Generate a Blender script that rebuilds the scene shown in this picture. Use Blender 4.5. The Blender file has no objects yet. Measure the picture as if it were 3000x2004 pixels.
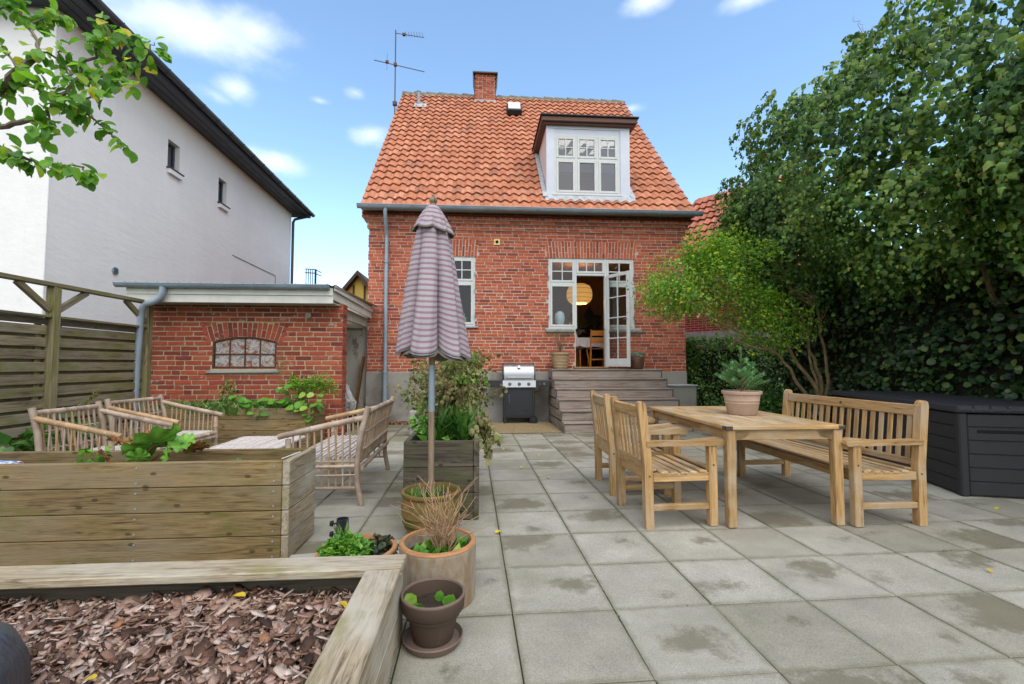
import bpy, bmesh, math, random
import numpy as np
from mathutils import Vector, Matrix, Euler, Quaternion
R = math.radians
sc = bpy.context.scene
COL = sc.collection
random.seed(7); rng = np.random.default_rng(11)

# ---------------------------------------------------------------- camera
cam_d = bpy.data.cameras.new('camera'); cam = bpy.data.objects.new('camera', cam_d); COL.objects.link(cam)
cam_d.sensor_width = 36; cam_d.lens = 16.0; cam_d.clip_start = 0.05; cam_d.clip_end = 2000
cam.location = (0, 0, 1.2); cam.rotation_euler = (R(90 + 2.75), 0, R(-4.0)); sc.camera = cam

# ---------------------------------------------------------------- sky
SUN_DIR = Vector((0.18, -0.56, 0.85)).normalized()
w = bpy.data.worlds.new('World'); sc.world = w; w.use_nodes = True
nt = w.node_tree; nt.nodes.clear(); N = nt.nodes.new; L = nt.links.new
out = N('ShaderNodeOutputWorld'); bg = N('ShaderNodeBackground'); bg.inputs['Strength'].default_value = 0.125
sky = N('ShaderNodeTexSky'); sky.sky_type = 'NISHITA'; sky.sun_disc = False
sky.sun_elevation = math.asin(SUN_DIR.z); sky.sun_rotation = math.atan2(SUN_DIR.x, SUN_DIR.y)
sky.air_density = 1.2; sky.dust_density = 0.15; sky.ozone_density = 2.5; sky.altitude = 0
tc = N('ShaderNodeTexCoord')
nz = N('ShaderNodeTexNoise'); nz.inputs['Scale'].default_value = 7.0; nz.inputs['Detail'].default_value = 9; nz.inputs['Roughness'].default_value = 0.6
mpz = N('ShaderNodeMapping'); mpz.inputs['Scale'].default_value = (1, 1, 1.7); L(tc.outputs['Generated'], mpz.inputs[0]); L(mpz.outputs[0], nz.inputs[0])
def wmath(op, a, b=None, clamp=False):
    m = N('ShaderNodeMath'); m.operation = op; m.use_clamp = clamp
    for i, v in enumerate((a, b)):
        if v is None: continue
        if isinstance(v, (int, float)): m.inputs[i].default_value = v
        else: L(v, m.inputs[i])
    return m.outputs[0]
def pixdir(u, v):
    F = 1333.0; th = R(2.75); ps = R(4)
    fw = Vector((math.sin(ps)*math.cos(th), math.cos(ps)*math.cos(th), math.sin(th))); rt = Vector((math.cos(ps), -math.sin(ps), 0)); up = rt.cross(fw)
    return (fw + rt*((u-1500)/F) + up*((1002-v)/F)).normalized()
# drifting fair-weather clouds: (direction, half width, half height, density), one after another round the sky
CLOUDS = [((560,75),.17,.055,1.0),((740,90),.09,.04,.95),((430,45),.1,.05,.8),((690,262),.045,.032,.95),((645,285),.055,.022,.7),((1040,272),.032,.016,.8),((935,295),.028,.01,.55),
          ((1085,395),.05,.026,.85),((790,470),.07,.026,.6),((1900,5),.055,.022,.9),((2190,-5),.055,.02,.9),((1850,318),.03,.012,.5),((1500,-260),.2,.07,.9),((2700,-330),.16,.07,.9),((200,-420),.2,.08,.9)]
dirs = [(pixdir(*c[0]), c[1]*1.25, c[2]*1.3, c[3]) for c in CLOUDS]
for k in range(16):
    a = R(70 + k*15.5); e = R(22 + 17*math.sin(k*2.3))
    dirs.append((Vector((math.sin(a)*math.cos(e), math.cos(a)*math.cos(e), math.sin(e))), .14 + .06*math.sin(k*1.7), .06, .9))
mask = None
for d, hw, hh, den in dirs:
    az = Vector((d.y, -d.x, 0)).normalized(); el = az.cross(d)
    ds = []
    for ax, s in ((az, hw), (el, hh)):
        dp = N('ShaderNodeVectorMath'); dp.operation = 'DOT_PRODUCT'; L(tc.outputs['Generated'], dp.inputs[0]); dp.inputs[1].default_value = ax
        q = wmath('DIVIDE', wmath('SUBTRACT', dp.outputs['Value'], ax.dot(d)), s); ds.append(wmath('MULTIPLY', q, q))
    front = N('ShaderNodeVectorMath'); front.operation = 'DOT_PRODUCT'; L(tc.outputs['Generated'], front.inputs[0]); front.inputs[1].default_value = d
    m = wmath('MULTIPLY', wmath('SUBTRACT', 1.0, wmath('SQRT', wmath('ADD', *ds)), True), wmath('GREATER_THAN', front.outputs['Value'], 0.0))
    m = wmath('MULTIPLY', m, den)
    mask = m if mask is None else wmath('MAXIMUM', mask, m)
cm = wmath('ADD', wmath('MULTIPLY', mask, 1.0), wmath('MULTIPLY', wmath('SUBTRACT', nz.outputs['Fac'], 0.5), 1.5))
mr = N('ShaderNodeMapRange'); mr.interpolation_type = 'SMOOTHSTEP'; L(cm, mr.inputs[0]); mr.inputs[1].default_value = 0.12; mr.inputs[2].default_value = 0.95; mr.inputs[4].default_value = 0.5
gate = wmath('MULTIPLY', mr.outputs[0], wmath('MULTIPLY', mask, 3.0, True))
# broken cloud cover added out of view for neutral fill light, thinning ahead
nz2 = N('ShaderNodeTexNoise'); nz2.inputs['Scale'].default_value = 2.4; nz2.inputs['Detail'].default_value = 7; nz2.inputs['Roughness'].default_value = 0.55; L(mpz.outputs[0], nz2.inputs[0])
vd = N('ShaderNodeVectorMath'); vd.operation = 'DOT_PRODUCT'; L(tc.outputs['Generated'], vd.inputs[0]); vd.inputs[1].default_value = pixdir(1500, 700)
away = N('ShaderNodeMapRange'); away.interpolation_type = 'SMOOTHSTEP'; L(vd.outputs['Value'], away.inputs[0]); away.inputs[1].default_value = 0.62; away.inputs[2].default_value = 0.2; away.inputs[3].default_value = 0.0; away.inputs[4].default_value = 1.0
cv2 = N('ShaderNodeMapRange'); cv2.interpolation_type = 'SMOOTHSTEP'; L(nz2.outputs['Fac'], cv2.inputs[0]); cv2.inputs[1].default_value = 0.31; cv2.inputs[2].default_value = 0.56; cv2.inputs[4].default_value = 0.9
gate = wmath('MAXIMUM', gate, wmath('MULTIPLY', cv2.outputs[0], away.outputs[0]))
tint = N('ShaderNodeMix'); tint.data_type = 'RGBA'; tint.blend_type = 'MULTIPLY'; tint.inputs['Factor'].default_value = 1.0
L(sky.outputs[0], tint.inputs[6]); tint.inputs[7].default_value = (0.95, 1.0, 0.98, 1)
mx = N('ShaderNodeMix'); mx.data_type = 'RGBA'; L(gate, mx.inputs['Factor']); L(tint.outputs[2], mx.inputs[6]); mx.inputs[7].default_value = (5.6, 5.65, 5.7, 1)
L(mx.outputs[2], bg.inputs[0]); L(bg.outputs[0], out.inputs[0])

# ---------------------------------------------------------------- sun (veiled, wide)
sd = bpy.data.lights.new('sun', 'SUN'); sd.energy = 1.05; sd.angle = R(60); sd.color = (1.0, 0.95, 0.87)
so = bpy.data.objects.new('sun', sd); COL.objects.link(so); so.rotation_euler = SUN_DIR.to_track_quat('Z', 'Y').to_euler()

# ---------------------------------------------------------------- exposure
vs = sc.view_settings; vs.view_transform = 'Standard'; vs.look = 'None'; vs.exposure = 1.28; vs.gamma = 1.0; vs.use_curve_mapping = False
sc.render.engine = 'CYCLES'; sc.cycles.max_bounces = 7; sc.cycles.transparent_max_bounces = 12; sc.cycles.diffuse_bounces = 3; sc.cycles.glossy_bounces = 3; sc.cycles.transmission_bounces = 4
sc.cycles.caustics_reflective = False; sc.cycles.caustics_refractive = False

# ================================================================ helpers
def srgb(r, g, b):
    f = lambda c: ((c/255+0.055)/1.055)**2.4 if c/255 > 0.04045 else c/255/12.92
    return (f(r), f(g), f(b), 1.0)

class Mat:
    """small wrapper that builds a procedural node material"""
    def __init__(s, name, rough=0.8, spec=0.3, metal=0.0):
        s.m = bpy.data.materials.new(name); s.m.use_nodes = True; s.t = s.m.node_tree
        s.b = s.t.nodes['Principled BSDF']; s.o = s.t.nodes['Material Output']
        s.b.inputs['Roughness'].default_value = rough; s.b.inputs['Specular IOR Level'].default_value = spec; s.b.inputs['Metallic'].default_value = metal
    def n(s, typ, **kw):
        x = s.t.nodes.new(typ)
        for k, v in kw.items(): setattr(x, k, v)
        return x
    def l(s, a, b): s.t.links.new(a, b)
    def val(s, sock, v):
        if isinstance(v, (int, float)): sock.default_value = v
        elif isinstance(v, (tuple, list)): sock.default_value = v
        else: s.l(v, sock)
    def math(s, op, a, b=0.0, clamp=False):
        m = s.n('ShaderNodeMath', operation=op, use_clamp=clamp); s.val(m.inputs[0], a); s.val(m.inputs[1], b); return m.outputs[0]
    def rnd(s):
        oi = s.n('ShaderNodeObjectInfo'); g = s.n('ShaderNodeNewGeometry')
        return s.math('FRACT', s.math('ADD', oi.outputs['Random'], g.outputs['Random Per Island']))
    def coords(s, scale=(1, 1, 1), jitter=True):
        c = s.n('ShaderNodeTexCoord'); mp = s.n('ShaderNodeMapping'); mp.inputs['Scale'].default_value = scale
        if jitter:
            k = s.n('ShaderNodeCombineXYZ'); r = s.rnd()
            for i, f in enumerate((31.7, 57.3, 19.1)): s.l(s.math('MULTIPLY', r, f), k.inputs[i])
            a = s.n('ShaderNodeVectorMath', operation='ADD'); s.l(c.outputs['Object'], a.inputs[0]); s.l(k.outputs[0], a.inputs[1]); s.l(a.outputs[0], mp.inputs[0])
        else: s.l(c.outputs['Object'], mp.inputs[0])
        return mp.outputs[0]
    def noise(s, vec, scale, detail=4, rough=0.6, dist=0.0):
        x = s.n('ShaderNodeTexNoise'); x.inputs['Scale'].default_value = scale; x.inputs['Detail'].default_value = detail; x.inputs['Roughness'].default_value = rough; x.inputs['Distortion'].default_value = dist
        s.l(vec, x.inputs['Vector']); return x.outputs['Fac']
    def ramp(s, fac, stops, interp='LINEAR'):
        x = s.n('ShaderNodeValToRGB'); x.color_ramp.interpolation = interp; e = x.color_ramp.elements
        while len(e) < len(stops): e.new(0.5)
        for i, (p, c) in enumerate(stops): e[i].position = p; e[i].color = c
        s.val(x.inputs[0], fac); return x.outputs[0]
    def step(s, v, a, b, lo=0.0, hi=1.0):
        x = s.n('ShaderNodeMapRange', interpolation_type='SMOOTHSTEP'); s.val(x.inputs[0], v)
        for i, q in enumerate((a, b, lo, hi)): x.inputs[i+1].default_value = q
        return x.outputs[0]
    def mix(s, f, a, b, mode='MIX'):
        x = s.n('ShaderNodeMix', data_type='RGBA', blend_type=mode); s.val(x.inputs['Factor'], f); s.val(x.inputs[6], a); s.val(x.inputs[7], b); return x.outputs[2]
    def bump(s, h, strength=0.3, dist=0.01):
        x = s.n('ShaderNodeBump'); x.inputs['Strength'].default_value = strength; x.inputs['Distance'].default_value = dist; s.l(h, x.inputs['Height']); s.l(x.outputs[0], s.b.inputs['Normal'])
    def col(s, c): s.val(s.b.inputs['Base Color'], c); return s

def g4(v): return (v, v, v, 1)
def sep(M, vec):
    x = M.n('ShaderNodeSeparateXYZ'); M.l(vec, x.inputs[0]); return x.outputs

def m_plain(name, c, rough=0.7, var=0.12, scale=12, metal=0.0, spec=0.3, bump=0.0):
    M = Mat(name, rough, spec, metal); v = M.coords(); f = M.noise(v, scale, 5)
    d = tuple(x*(1-var*1.6) for x in c[:3])+(1,); b = tuple(min(1, x*(1+var)) for x in c[:3])+(1,)
    M.col(M.ramp(f, [(0.3, d), (0.7, b)]))
    M.val(M.b.inputs['Roughness'], M.step(f, 0.2, 0.8, max(0.02, rough-0.1), min(1, rough+0.1)))
    if bump: M.bump(M.noise(v, scale*5, 4), bump, 0.004)
    return M.m

def m_wood(name, dark, light, moss=None, moss_amt=0.0, knots=True, rough=0.75, gscale=1.0, grey=None, spec=0.25, var=0.35, axis='x'):
    """boards: length along local X"""
    M = Mat(name, rough, spec); ax = {'x': (0, 1, 1), 'y': (1, 0, 1), 'z': (1, 1, 0)}[axis]; A = lambda l, c: tuple(c*gscale if q else l*gscale for q in ax); v = M.coords(A(0.9, 10))
    f1 = M.noise(v, 2.2, 6, 0.62, 1.1); v2 = M.coords(A(2.0, 70)); f2 = M.noise(v2, 2.0, 3, 0.5)
    f = M.math('ADD', M.math('MULTIPLY', f1, 0.7), M.math('MULTIPLY', f2, 0.3))
    c = M.ramp(f, [(0.36, tuple(x*.72 for x in dark[:3])+(1,)), (0.46, tuple((a+b)/2 for a, b in zip(dark, light))), (0.62, tuple(min(1, x*1.08) for x in light[:3])+(1,))])
    r = M.rnd(); c = M.mix(1.0, c, M.ramp(r, [(0, g4(1-var)), (1, g4(1+var*0.35))]), 'MULTIPLY')
    vb = M.coords((1.2, 2.2, 2.2)); fb = M.noise(vb, 1.6, 4)
    if grey is not None: c = M.mix(M.step(fb, 0.45, 0.68, 0, 0.75), c, grey)
    if moss is not None: c = M.mix(M.step(M.noise(M.coords((1.0, 2.5, 2.5)), 2.3, 5), 0.62-0.35*moss_amt, 0.8-0.3*moss_amt, 0, 0.8), c, moss)
    h = f
    if knots:
        vo = M.n('ShaderNodeTexVoronoi', voronoi_dimensions='2D'); vo.inputs['Scale'].default_value = 2.4; o_ = sep(M, M.coords((1.0, 1.9, 1.9))); cx = M.n('ShaderNodeCombineXYZ'); M.l(o_[0], cx.inputs[0]); M.l(M.math('ADD', o_[1], o_[2]), cx.inputs[1]); M.l(cx.outputs[0], vo.inputs['Vector'])
        k = M.step(vo.outputs['Distance'], 0.03, 0.06, 1, 0); c = M.mix(M.math('MULTIPLY', k, 0.7), c, tuple(x*0.35 for x in dark[:3])+(1,))
    M.col(c); M.bump(h, 0.6, 0.008); return M.m

def m_brick(name, cols, smudge, rough=0.85, smear=0.0, weather=0.45):
    M = Mat(name, rough, 0.2); r = M.rnd(); n = len(cols)
    base = M.ramp(r, [(i/(n-1) if n > 1 else 0, c) for i, c in enumerate(cols)])
    v = M.coords((1, 1, 1.6)); f = M.noise(v, 26, 5, 0.65); c = M.mix(1.0, base, M.ramp(f, [(0.25, g4(0.8)), (0.75, g4(1.12))]), 'MULTIPLY')
    c = M.mix(M.step(M.noise(v, 9, 5), 0.58, 0.75, 0, weather), c, smudge)
    if smear: c = M.mix(M.step(M.noise(M.coords((1, 1, 1.3)), 5.5, 6, 0.7), 0.6, 0.68, 0, smear), c, srgb(178, 168, 155))
    M.col(c); M.bump(M.noise(v, 55, 4, 0.7), 0.5, 0.006); return M.m

def m_glass(name, tint=(0.9, 0.95, 0.95, 1), refl=2.0):
    M = Mat(name); t = M.t; t.nodes.remove(M.b)
    tr = M.n('ShaderNodeBsdfTransparent'); tr.inputs[0].default_value = tint; gl = M.n('ShaderNodeBsdfGlossy'); gl.inputs['Roughness'].default_value = 0.015
    fr = M.n('ShaderNodeFresnel'); fr.inputs[0].default_value = 1.52; ms = M.n('ShaderNodeMixShader')
    M.l(M.math('MULTIPLY', fr.outputs[0], refl, True), ms.inputs[0]); M.l(tr.outputs[0], ms.inputs[1]); M.l(gl.outputs[0], ms.inputs[2]); M.l(ms.outputs[0], M.o.inputs[0]); return M.m

def m_leaf(name, stops, rough=0.45, trans=0.28, spec=0.4, vein=True, clump=0.0):
    M = Mat(name, rough, spec); r_ = M.rnd()
    if clump: r_ = M.math('ADD', M.math('MULTIPLY', r_, .7), M.math('MULTIPLY', M.step(M.noise(M.coords(jitter=False), clump, 3), .35, .65), .28))
    c = M.ramp(r_, stops)
    f = M.noise(M.coords(), 38, 3); c = M.mix(1.0, c, M.ramp(f, [(0.3, g4(0.75)), (0.7, g4(1.15))]), 'MULTIPLY'); M.col(c)
    if vein: M.bump(M.noise(M.coords(), 90, 2), 0.4, 0.004)
    tl = M.n('ShaderNodeBsdfTranslucent'); M.val(tl.inputs[0], M.mix(1.0, c, (1.25, 1.35, 0.6, 1), 'MULTIPLY')); ms = M.n('ShaderNodeMixShader'); ms.inputs[0].default_value = trans
    M.l(M.b.outputs[0], ms.inputs[1]); M.l(tl.outputs[0], ms.inputs[2]); M.l(ms.outputs[0], M.o.inputs[0]); return M.m

# ---------------- mesh building
def mesh_np(name, V, Fq):
    me = bpy.data.meshes.new(name); V = np.asarray(V, np.float32); Fq = np.asarray(Fq, np.int32); k = Fq.shape[1]
    me.vertices.add(len(V)); me.vertices.foreach_set('co', V.ravel()); me.loops.add(Fq.size); me.loops.foreach_set('vertex_index', Fq.ravel())
    me.polygons.add(len(Fq)); me.polygons.foreach_set('loop_start', np.arange(0, Fq.size, k, dtype=np.int32)); me.update(calc_edges=True); return me

class MB:
    def __init__(s): s.v = []; s.f = []
    def add(s, vs, fs):
        b = len(s.v); s.v += [tuple(x) for x in vs]; s.f += [tuple(i+b for i in f) for f in fs]; return s
    def box(s, c, d, rot=None, bev=0.0):
        hx, hy, hz = d[0]/2, d[1]/2, d[2]/2; c = Vector(c)
        if bev <= 0:
            vs = [Vector((x*hx, y*hy, z*hz)) for x in (-1, 1) for y in (-1, 1) for z in (-1, 1)]
            fs = [(0,1,3,2),(4,6,7,5),(0,4,5,1),(2,3,7,6),(0,2,6,4),(1,5,7,3)]
        else:
            b = min(bev, hx*0.95, hy*0.95, hz*0.95); vs = []; idx = {}
            for x in (-1, 1):
                for y in (-1, 1):
                    for z in (-1, 1):
                        for a in range(3):
                            h = [hx-b, hy-b, hz-b]; h[a] += b; idx[(x, y, z, a)] = len(vs); vs.append(Vector((x*h[0], y*h[1], z*h[2])))
            fs = []
            q = [(-1, -1), (1, -1), (1, 1), (-1, 1)]
            for sgn in (-1, 1):
                fs.append([idx[(sgn, p, r_, 0)] for p, r_ in q]); fs.append([idx[(p, sgn, r_, 1)] for p, r_ in q]); fs.append([idx[(p, r_, sgn, 2)] for p, r_ in q])
            for p in (-1, 1):
                for r_ in (-1, 1):
                    fs.append([idx[(p, r_, -1, 0)], idx[(p, r_, 1, 0)], idx[(p, r_, 1, 1)], idx[(p, r_, -1, 1)]])
                    fs.append([idx[(p, -1, r_, 0)], idx[(p, 1, r_, 0)], idx[(p, 1, r_, 2)], idx[(p, -1, r_, 2)]])
                    fs.append([idx[(-1, p, r_, 1)], idx[(1, p, r_, 1)], idx[(1, p, r_, 2)], idx[(-1, p, r_, 2)]])
            for x in (-1, 1):
                for y in (-1, 1):
                    for z in (-1, 1): fs.append([idx[(x, y, z, a)] for a in range(3)])
        if rot is not None:
            m = rot if isinstance(rot, Matrix) else Euler(rot).to_matrix(); vs = [m @ p for p in vs]
        return s.add([p + c for p in vs], fs)
    def b2(s, x0, x1, y0, y1, z0, z1, bev=0.0): return s.box(((x0+x1)/2, (y0+y1)/2, (z0+z1)/2), (abs(x1-x0), abs(y1-y0), abs(z1-z0)), None, bev)
    def tube(s, pts, rad, n=8, cap=True):
        pts = [Vector(p) for p in pts]; k = len(pts); rad = [rad]*k if isinstance(rad, (int, float)) else list(rad); b = len(s.v); ref = None
        for i, p in enumerate(pts):
            t = (pts[min(i+1, k-1)] - pts[max(i-1, 0)]).normalized()
            if ref is None: ref = (Vector((0, 0, 1)) if abs(t.z) < 0.9 else Vector((1, 0, 0)))
            u = (ref - t*ref.dot(t)).normalized(); w_ = t.cross(u); ref = u
            for j in range(n):
                a = 2*math.pi*j/n; s.v.append(tuple(p + (u*math.cos(a) + w_*math.sin(a))*rad[i]))
        for i in range(k-1):
            for j in range(n): s.f.append((b+i*n+j, b+i*n+(j+1) % n, b+(i+1)*n+(j+1) % n, b+(i+1)*n+j))
        if cap: s.f.append(tuple(b+j for j in range(n))[::-1]); s.f.append(tuple(b+(k-1)*n+j for j in range(n)))
        return s
    def lathe(s, prof, n=32, c=(0, 0, 0), cap=3):
        b = len(s.v); k = len(prof)
        for r, z in prof:
            for j in range(n):
                a = 2*math.pi*j/n; s.v.append((c[0]+r*math.cos(a), c[1]+r*math.sin(a), c[2]+z))
        for i in range(k-1):
            for j in range(n): s.f.append((b+i*n+j, b+i*n+(j+1) % n, b+(i+1)*n+(j+1) % n, b+(i+1)*n+j))
        if cap & 1: s.f.append(tuple(b+j for j in range(n))[::-1])
        if cap & 2: s.f.append(tuple(b+(k-1)*n+j for j in range(n)))
        return s
    def prism(s, poly, axis, a, b_):
        """extrude a 2-D polygon along an axis ('x','y','z')"""
        def P(p, t): return {'x': (t, p[0], p[1]), 'y': (p[0], t, p[1]), 'z': (p[0], p[1], t)}[axis]
        n = len(poly); b = len(s.v); s.v += [P(p, a) for p in poly] + [P(p, b_) for p in poly]
        s.f.append(tuple(b+i for i in range(n))[::-1]); s.f.append(tuple(b+n+i for i in range(n)))
        for i in range(n): s.f.append((b+i, b+(i+1) % n, b+n+(i+1) % n, b+n+i))
        return s
    def mesh(s, name, smooth=False):
        me = bpy.data.meshes.new(name); me.from_pydata(s.v, [], s.f); bm = bmesh.new(); bm.from_mesh(me); bmesh.ops.recalc_face_normals(bm, faces=bm.faces); bm.to_mesh(me); bm.free()
        if smooth:
            me.polygons.foreach_set('use_smooth', [True]*len(me.polygons))
            if smooth != 'all': me.set_sharp_from_angle(angle=R(38))
        return me
    def build(s, name, mat, parent=None, smooth=False, loc=(0, 0, 0), rot=(0, 0, 0)):
        return obj(name, s.mesh(name, smooth), mat, parent, loc, rot)

def obj(name, me, mat=None, parent=None, loc=(0, 0, 0), rot=(0, 0, 0), scale=None):
    if mat is not None and me is not None and len(me.materials) == 0: me.materials.append(mat)
    o = bpy.data.objects.new(name, me); COL.objects.link(o); o.location = loc; o.rotation_euler = rot
    if scale is not None: o.scale = scale
    if parent is not None: o.parent = parent
    return o
def thing(name, label, cat, loc=(0, 0, 0), rz=0.0, group=None):
    o = obj(name, None, None, None, loc, (0, 0, rz)); return tag(o, label, cat, group)
def tag(o, label, cat, group=None):
    o['label'] = label; o['category'] = cat
    if group: o['group'] = group
    return o
def struct(o): o['kind'] = 'structure'; return o
def stuff(o): o['kind'] = 'stuff'; return o
def frame_of(p0, p1, up=(0, 0, 1)):
    x = (Vector(p1)-Vector(p0)).normalized(); u = Vector(up); y = u.cross(x)
    if y.length < 1e-4: y = Vector((0, 1, 0)).cross(x)
    y.normalize(); z = x.cross(y); return Matrix((x, y, z)).transposed()
_bcache = {}
def board(name, parent, mat, p0, p1, wid, thk, up=(0, 0, 1), bev=0.004, jit=0.0):
    """a board from p0 to p1: wid across (local y), thk along local z (towards up)"""
    p0 = Vector(p0); p1 = Vector(p1); ln = (p1-p0).length; key = (round(ln, 3), round(wid, 4), round(thk, 4), bev, mat.name)
    if key not in _bcache: _bcache[key] = MB().box((0, 0, 0), (ln, wid, thk), None, bev).mesh(name)
    m = frame_of(p0, p1, up); o = obj(name, _bcache[key], mat, parent, (p0+p1)/2)
    if jit: m = m @ Euler((random.uniform(-jit, jit), random.uniform(-jit, jit)*0.2, random.uniform(-jit, jit)*0.2)).to_matrix()
    o.rotation_euler = m.to_euler(); return o

# ---------------- foliage
def leaf_tpl(kind):
    if kind == 'simple': V = [(0,0,0),(.36,.42,.07),(0,1,-.12),(-.36,.42,.07),(0,.45,0)]; F = [(0,1,4,4),(0,4,3,3),(1,2,4,4),(4,2,3,3)]
    elif kind == 'fold': V = [(0,0,0),(.34,.4,.14),(0,1,-.12),(-.34,.4,.14)]; F = [(0,1,2,2),(0,2,3,3)]
    elif kind == 'round': V = [(0,0,0),(.3,.1,.03),(.5,.45,.08),(.33,.85,.0),(0,1.02,-.12),(-.33,.85,.0),(-.5,.45,.08),(-.3,.1,.03),(0,.5,-.02)]; F = [(0,1,8,8),(1,2,8,8),(2,3,8,8),(3,4,8,8),(4,5,8,8),(5,6,8,8),(6,7,8,8),(7,0,8,8)]
    elif kind == 'crumple': V = [(0,0,0),(.36,.2,.2),(.46,.6,-.1),(.1,1,-.36),(-.38,.66,.14),(-.34,.25,-.14),(.02,.5,.16)]; F = [(0,1,6,6),(1,2,6,6),(2,3,6,6),(3,4,6,6),(4,5,6,6),(5,0,6,6)]
    elif kind == 'needle': V = [(-.036,0,0),(.036,0,0),(.0,1,.02)]; F = [(0,1,2,2)]
    elif kind == 'blade': V = [(-.05,0,0),(.05,0,0),(.07,.5,.05),(-.07,.5,.05),(.0,1,-.1)]; F = [(0,1,2,3),(3,2,4,4)]
    return np.array(V, np.float32), np.array(F, np.int32)
def leaves_mesh(name, pts, ydir, zdir, size, kind='simple', smooth=True):
    pts = np.asarray(pts, np.float32); y = np.asarray(ydir, np.float32); z = np.asarray(zdir, np.float32); n = len(pts)
    y = y/np.maximum(1e-6, np.linalg.norm(y, axis=1, keepdims=True)); x = np.cross(y, z); x = x/np.maximum(1e-6, np.linalg.norm(x, axis=1, keepdims=True)); z = np.cross(x, y)
    T, F = leaf_tpl(kind); sz = np.broadcast_to(np.asarray(size, np.float32).reshape(-1, 1, 1), (n, 1, 1))
    V = pts[:, None, :] + sz*(T[None, :, 0:1]*x[:, None, :] + T[None, :, 1:2]*y[:, None, :] + T[None, :, 2:3]*z[:, None, :])
    k = len(T); Fa = (F[None, :, :] + (np.arange(n)*k)[:, None, None]).reshape(-1, 4)
    tri = np.all(F[:, 2] == F[:, 3])
    me = mesh_np(name, V.reshape(-1, 3), Fa[:, :3] if tri else Fa) if tri else mesh_mixed(name, V.reshape(-1, 3), Fa)
    if smooth: me.polygons.foreach_set('use_smooth', np.ones(len(me.polygons), bool))
    return me
def mesh_mixed(name, V, Fa):
    me = bpy.data.meshes.new(name); me.from_pydata(V.tolist(), [], [tuple(f) if f[2] != f[3] else tuple(f[:3]) for f in Fa.tolist()]); return me
def rdir(n): v = rng.normal(size=(n, 3)); return v/np.linalg.norm(v, axis=1, keepdims=True)
# ================================================================ materials
M_house_brick = m_brick('house brick', [srgb(154,76,54), srgb(172,86,60), srgb(180,94,66), srgb(184,102,72), srgb(170,84,60), srgb(130,66,54), srgb(176,94,68)], srgb(140,84,66), weather=.35)
M_shed_brick = m_brick('old shed brick', [srgb(126,58,48), srgb(154,72,54), srgb(166,82,58), srgb(148,72,60), srgb(112,54,48), srgb(170,90,66)], srgb(142,104,92), smear=0.75, weather=0.6)
M_mortar = m_plain('grey mortar', srgb(182,174,160), 0.95, 0.12, 30, bump=0.4)
M_old_mortar = m_plain('old lime mortar', srgb(178,158,126), 0.95, 0.2, 22, bump=0.6)
M_concrete = Mat('foundation render', 0.9, 0.2); v_ = M_concrete.coords(jitter=False)
M_concrete.col(M_concrete.mix(M_concrete.step(M_concrete.noise(v_, 1.3, 6, 0.65), 0.45, 0.65), srgb(150,146,138), srgb(120,114,106))); M_concrete.bump(M_concrete.noise(v_, 60, 5), 0.4, 0.006); M_concrete = M_concrete.m
def m_tile(name, cols):
    M = Mat(name, 0.72, 0.3); c = M.ramp(M.rnd(), cols); v = M.coords(); f = M.noise(v, 9, 5)
    c = M.mix(1.0, c, M.ramp(f, [(0.3, g4(0.75)), (0.7, g4(1.15))]), 'MULTIPLY')
    c = M.mix(M.step(M.noise(v, 4.5, 6, 0.7), 0.66, 0.8, 0, 0.6), c, srgb(96,84,72)); M.col(c); M.bump(M.noise(v, 45, 4), 0.25, 0.004); return M.m
M_tile = m_tile('clay pantile', [(0, srgb(166,104,76)), (0.3, srgb(184,120,88)), (0.6, srgb(176,110,80)), (0.85, srgb(194,132,102)), (1, srgb(150,98,76))])
M_tile2 = m_tile('neighbour clay tile', [(0, srgb(164,96,74)), (0.5, srgb(190,120,94)), (1, srgb(146,88,70))])
M_ridge = m_plain('lichened ridge mortar', srgb(118,112,98), 0.95, 0.35, 14, bump=0.6)
M_zinc = m_plain('blue grey zinc', srgb(138,152,164), 0.4, 0.12, 3, metal=0.1, spec=0.5)
M_zinc_pale = m_plain('weathered lead', srgb(170,172,176), 0.7, 0.2, 10, spec=0.3)
M_black_felt = m_plain('black roofing felt', srgb(44,46,52), 0.6, 0.2, 10)
M_brown_fascia = m_plain('brown fascia paint', srgb(100,70,60), 0.6, 0.15, 8)
M_white = m_plain('white paint', srgb(196,198,196), 0.45, 0.05, 6, spec=0.4)
M_white_wood = m_plain('dormer white cladding', srgb(198,202,212), 0.55, 0.05, 4)
M_pink = m_plain('dormer cheek paint', srgb(212,200,196), 0.6, 0.06, 4)
M_glass = m_glass('window glass', (0.9, 0.95, 0.95, 1), 1.3)
M_glass_grey = m_glass('dormer glass', (0.8, 0.81, 0.88, 1), 3.2)
M_room = m_plain('warm room wall', srgb(146,116,84), 0.9, 0.05, 2)
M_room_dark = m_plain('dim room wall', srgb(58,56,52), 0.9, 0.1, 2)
M_sky_reflect_lilac = m_plain('attic wall in reflected sky lilac', srgb(172,176,204), 0.9, 0.05, 2)  # lilac wall colour stands in for sky reflected in the dormer panes
M_floor_in = m_wood('room floorboards', srgb(70,46,30), srgb(104,72,48), knots=False)
M_dark = m_plain('dark void', srgb(22,22,22), 0.9, 0.1, 10)
M_steel = m_plain('brushed steel', srgb(150,152,154), 0.36, 0.06, 20, metal=0.9, spec=0.5)
M_brown_steel = m_plain('rusty brown metal', srgb(92,74,62), 0.6, 0.2, 20, metal=0.3)
M_yellow_vent = m_plain('cream vent plate', srgb(224,204,130), 0.6, 0.05, 10)
M_stone_sill = m_plain('grey stone sill', srgb(128,128,122), 0.9, 0.25, 16, bump=0.4)
M_soil = m_plain('dark soil', srgb(52,42,34), 0.95, 0.35, 25, bump=1.0)

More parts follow.
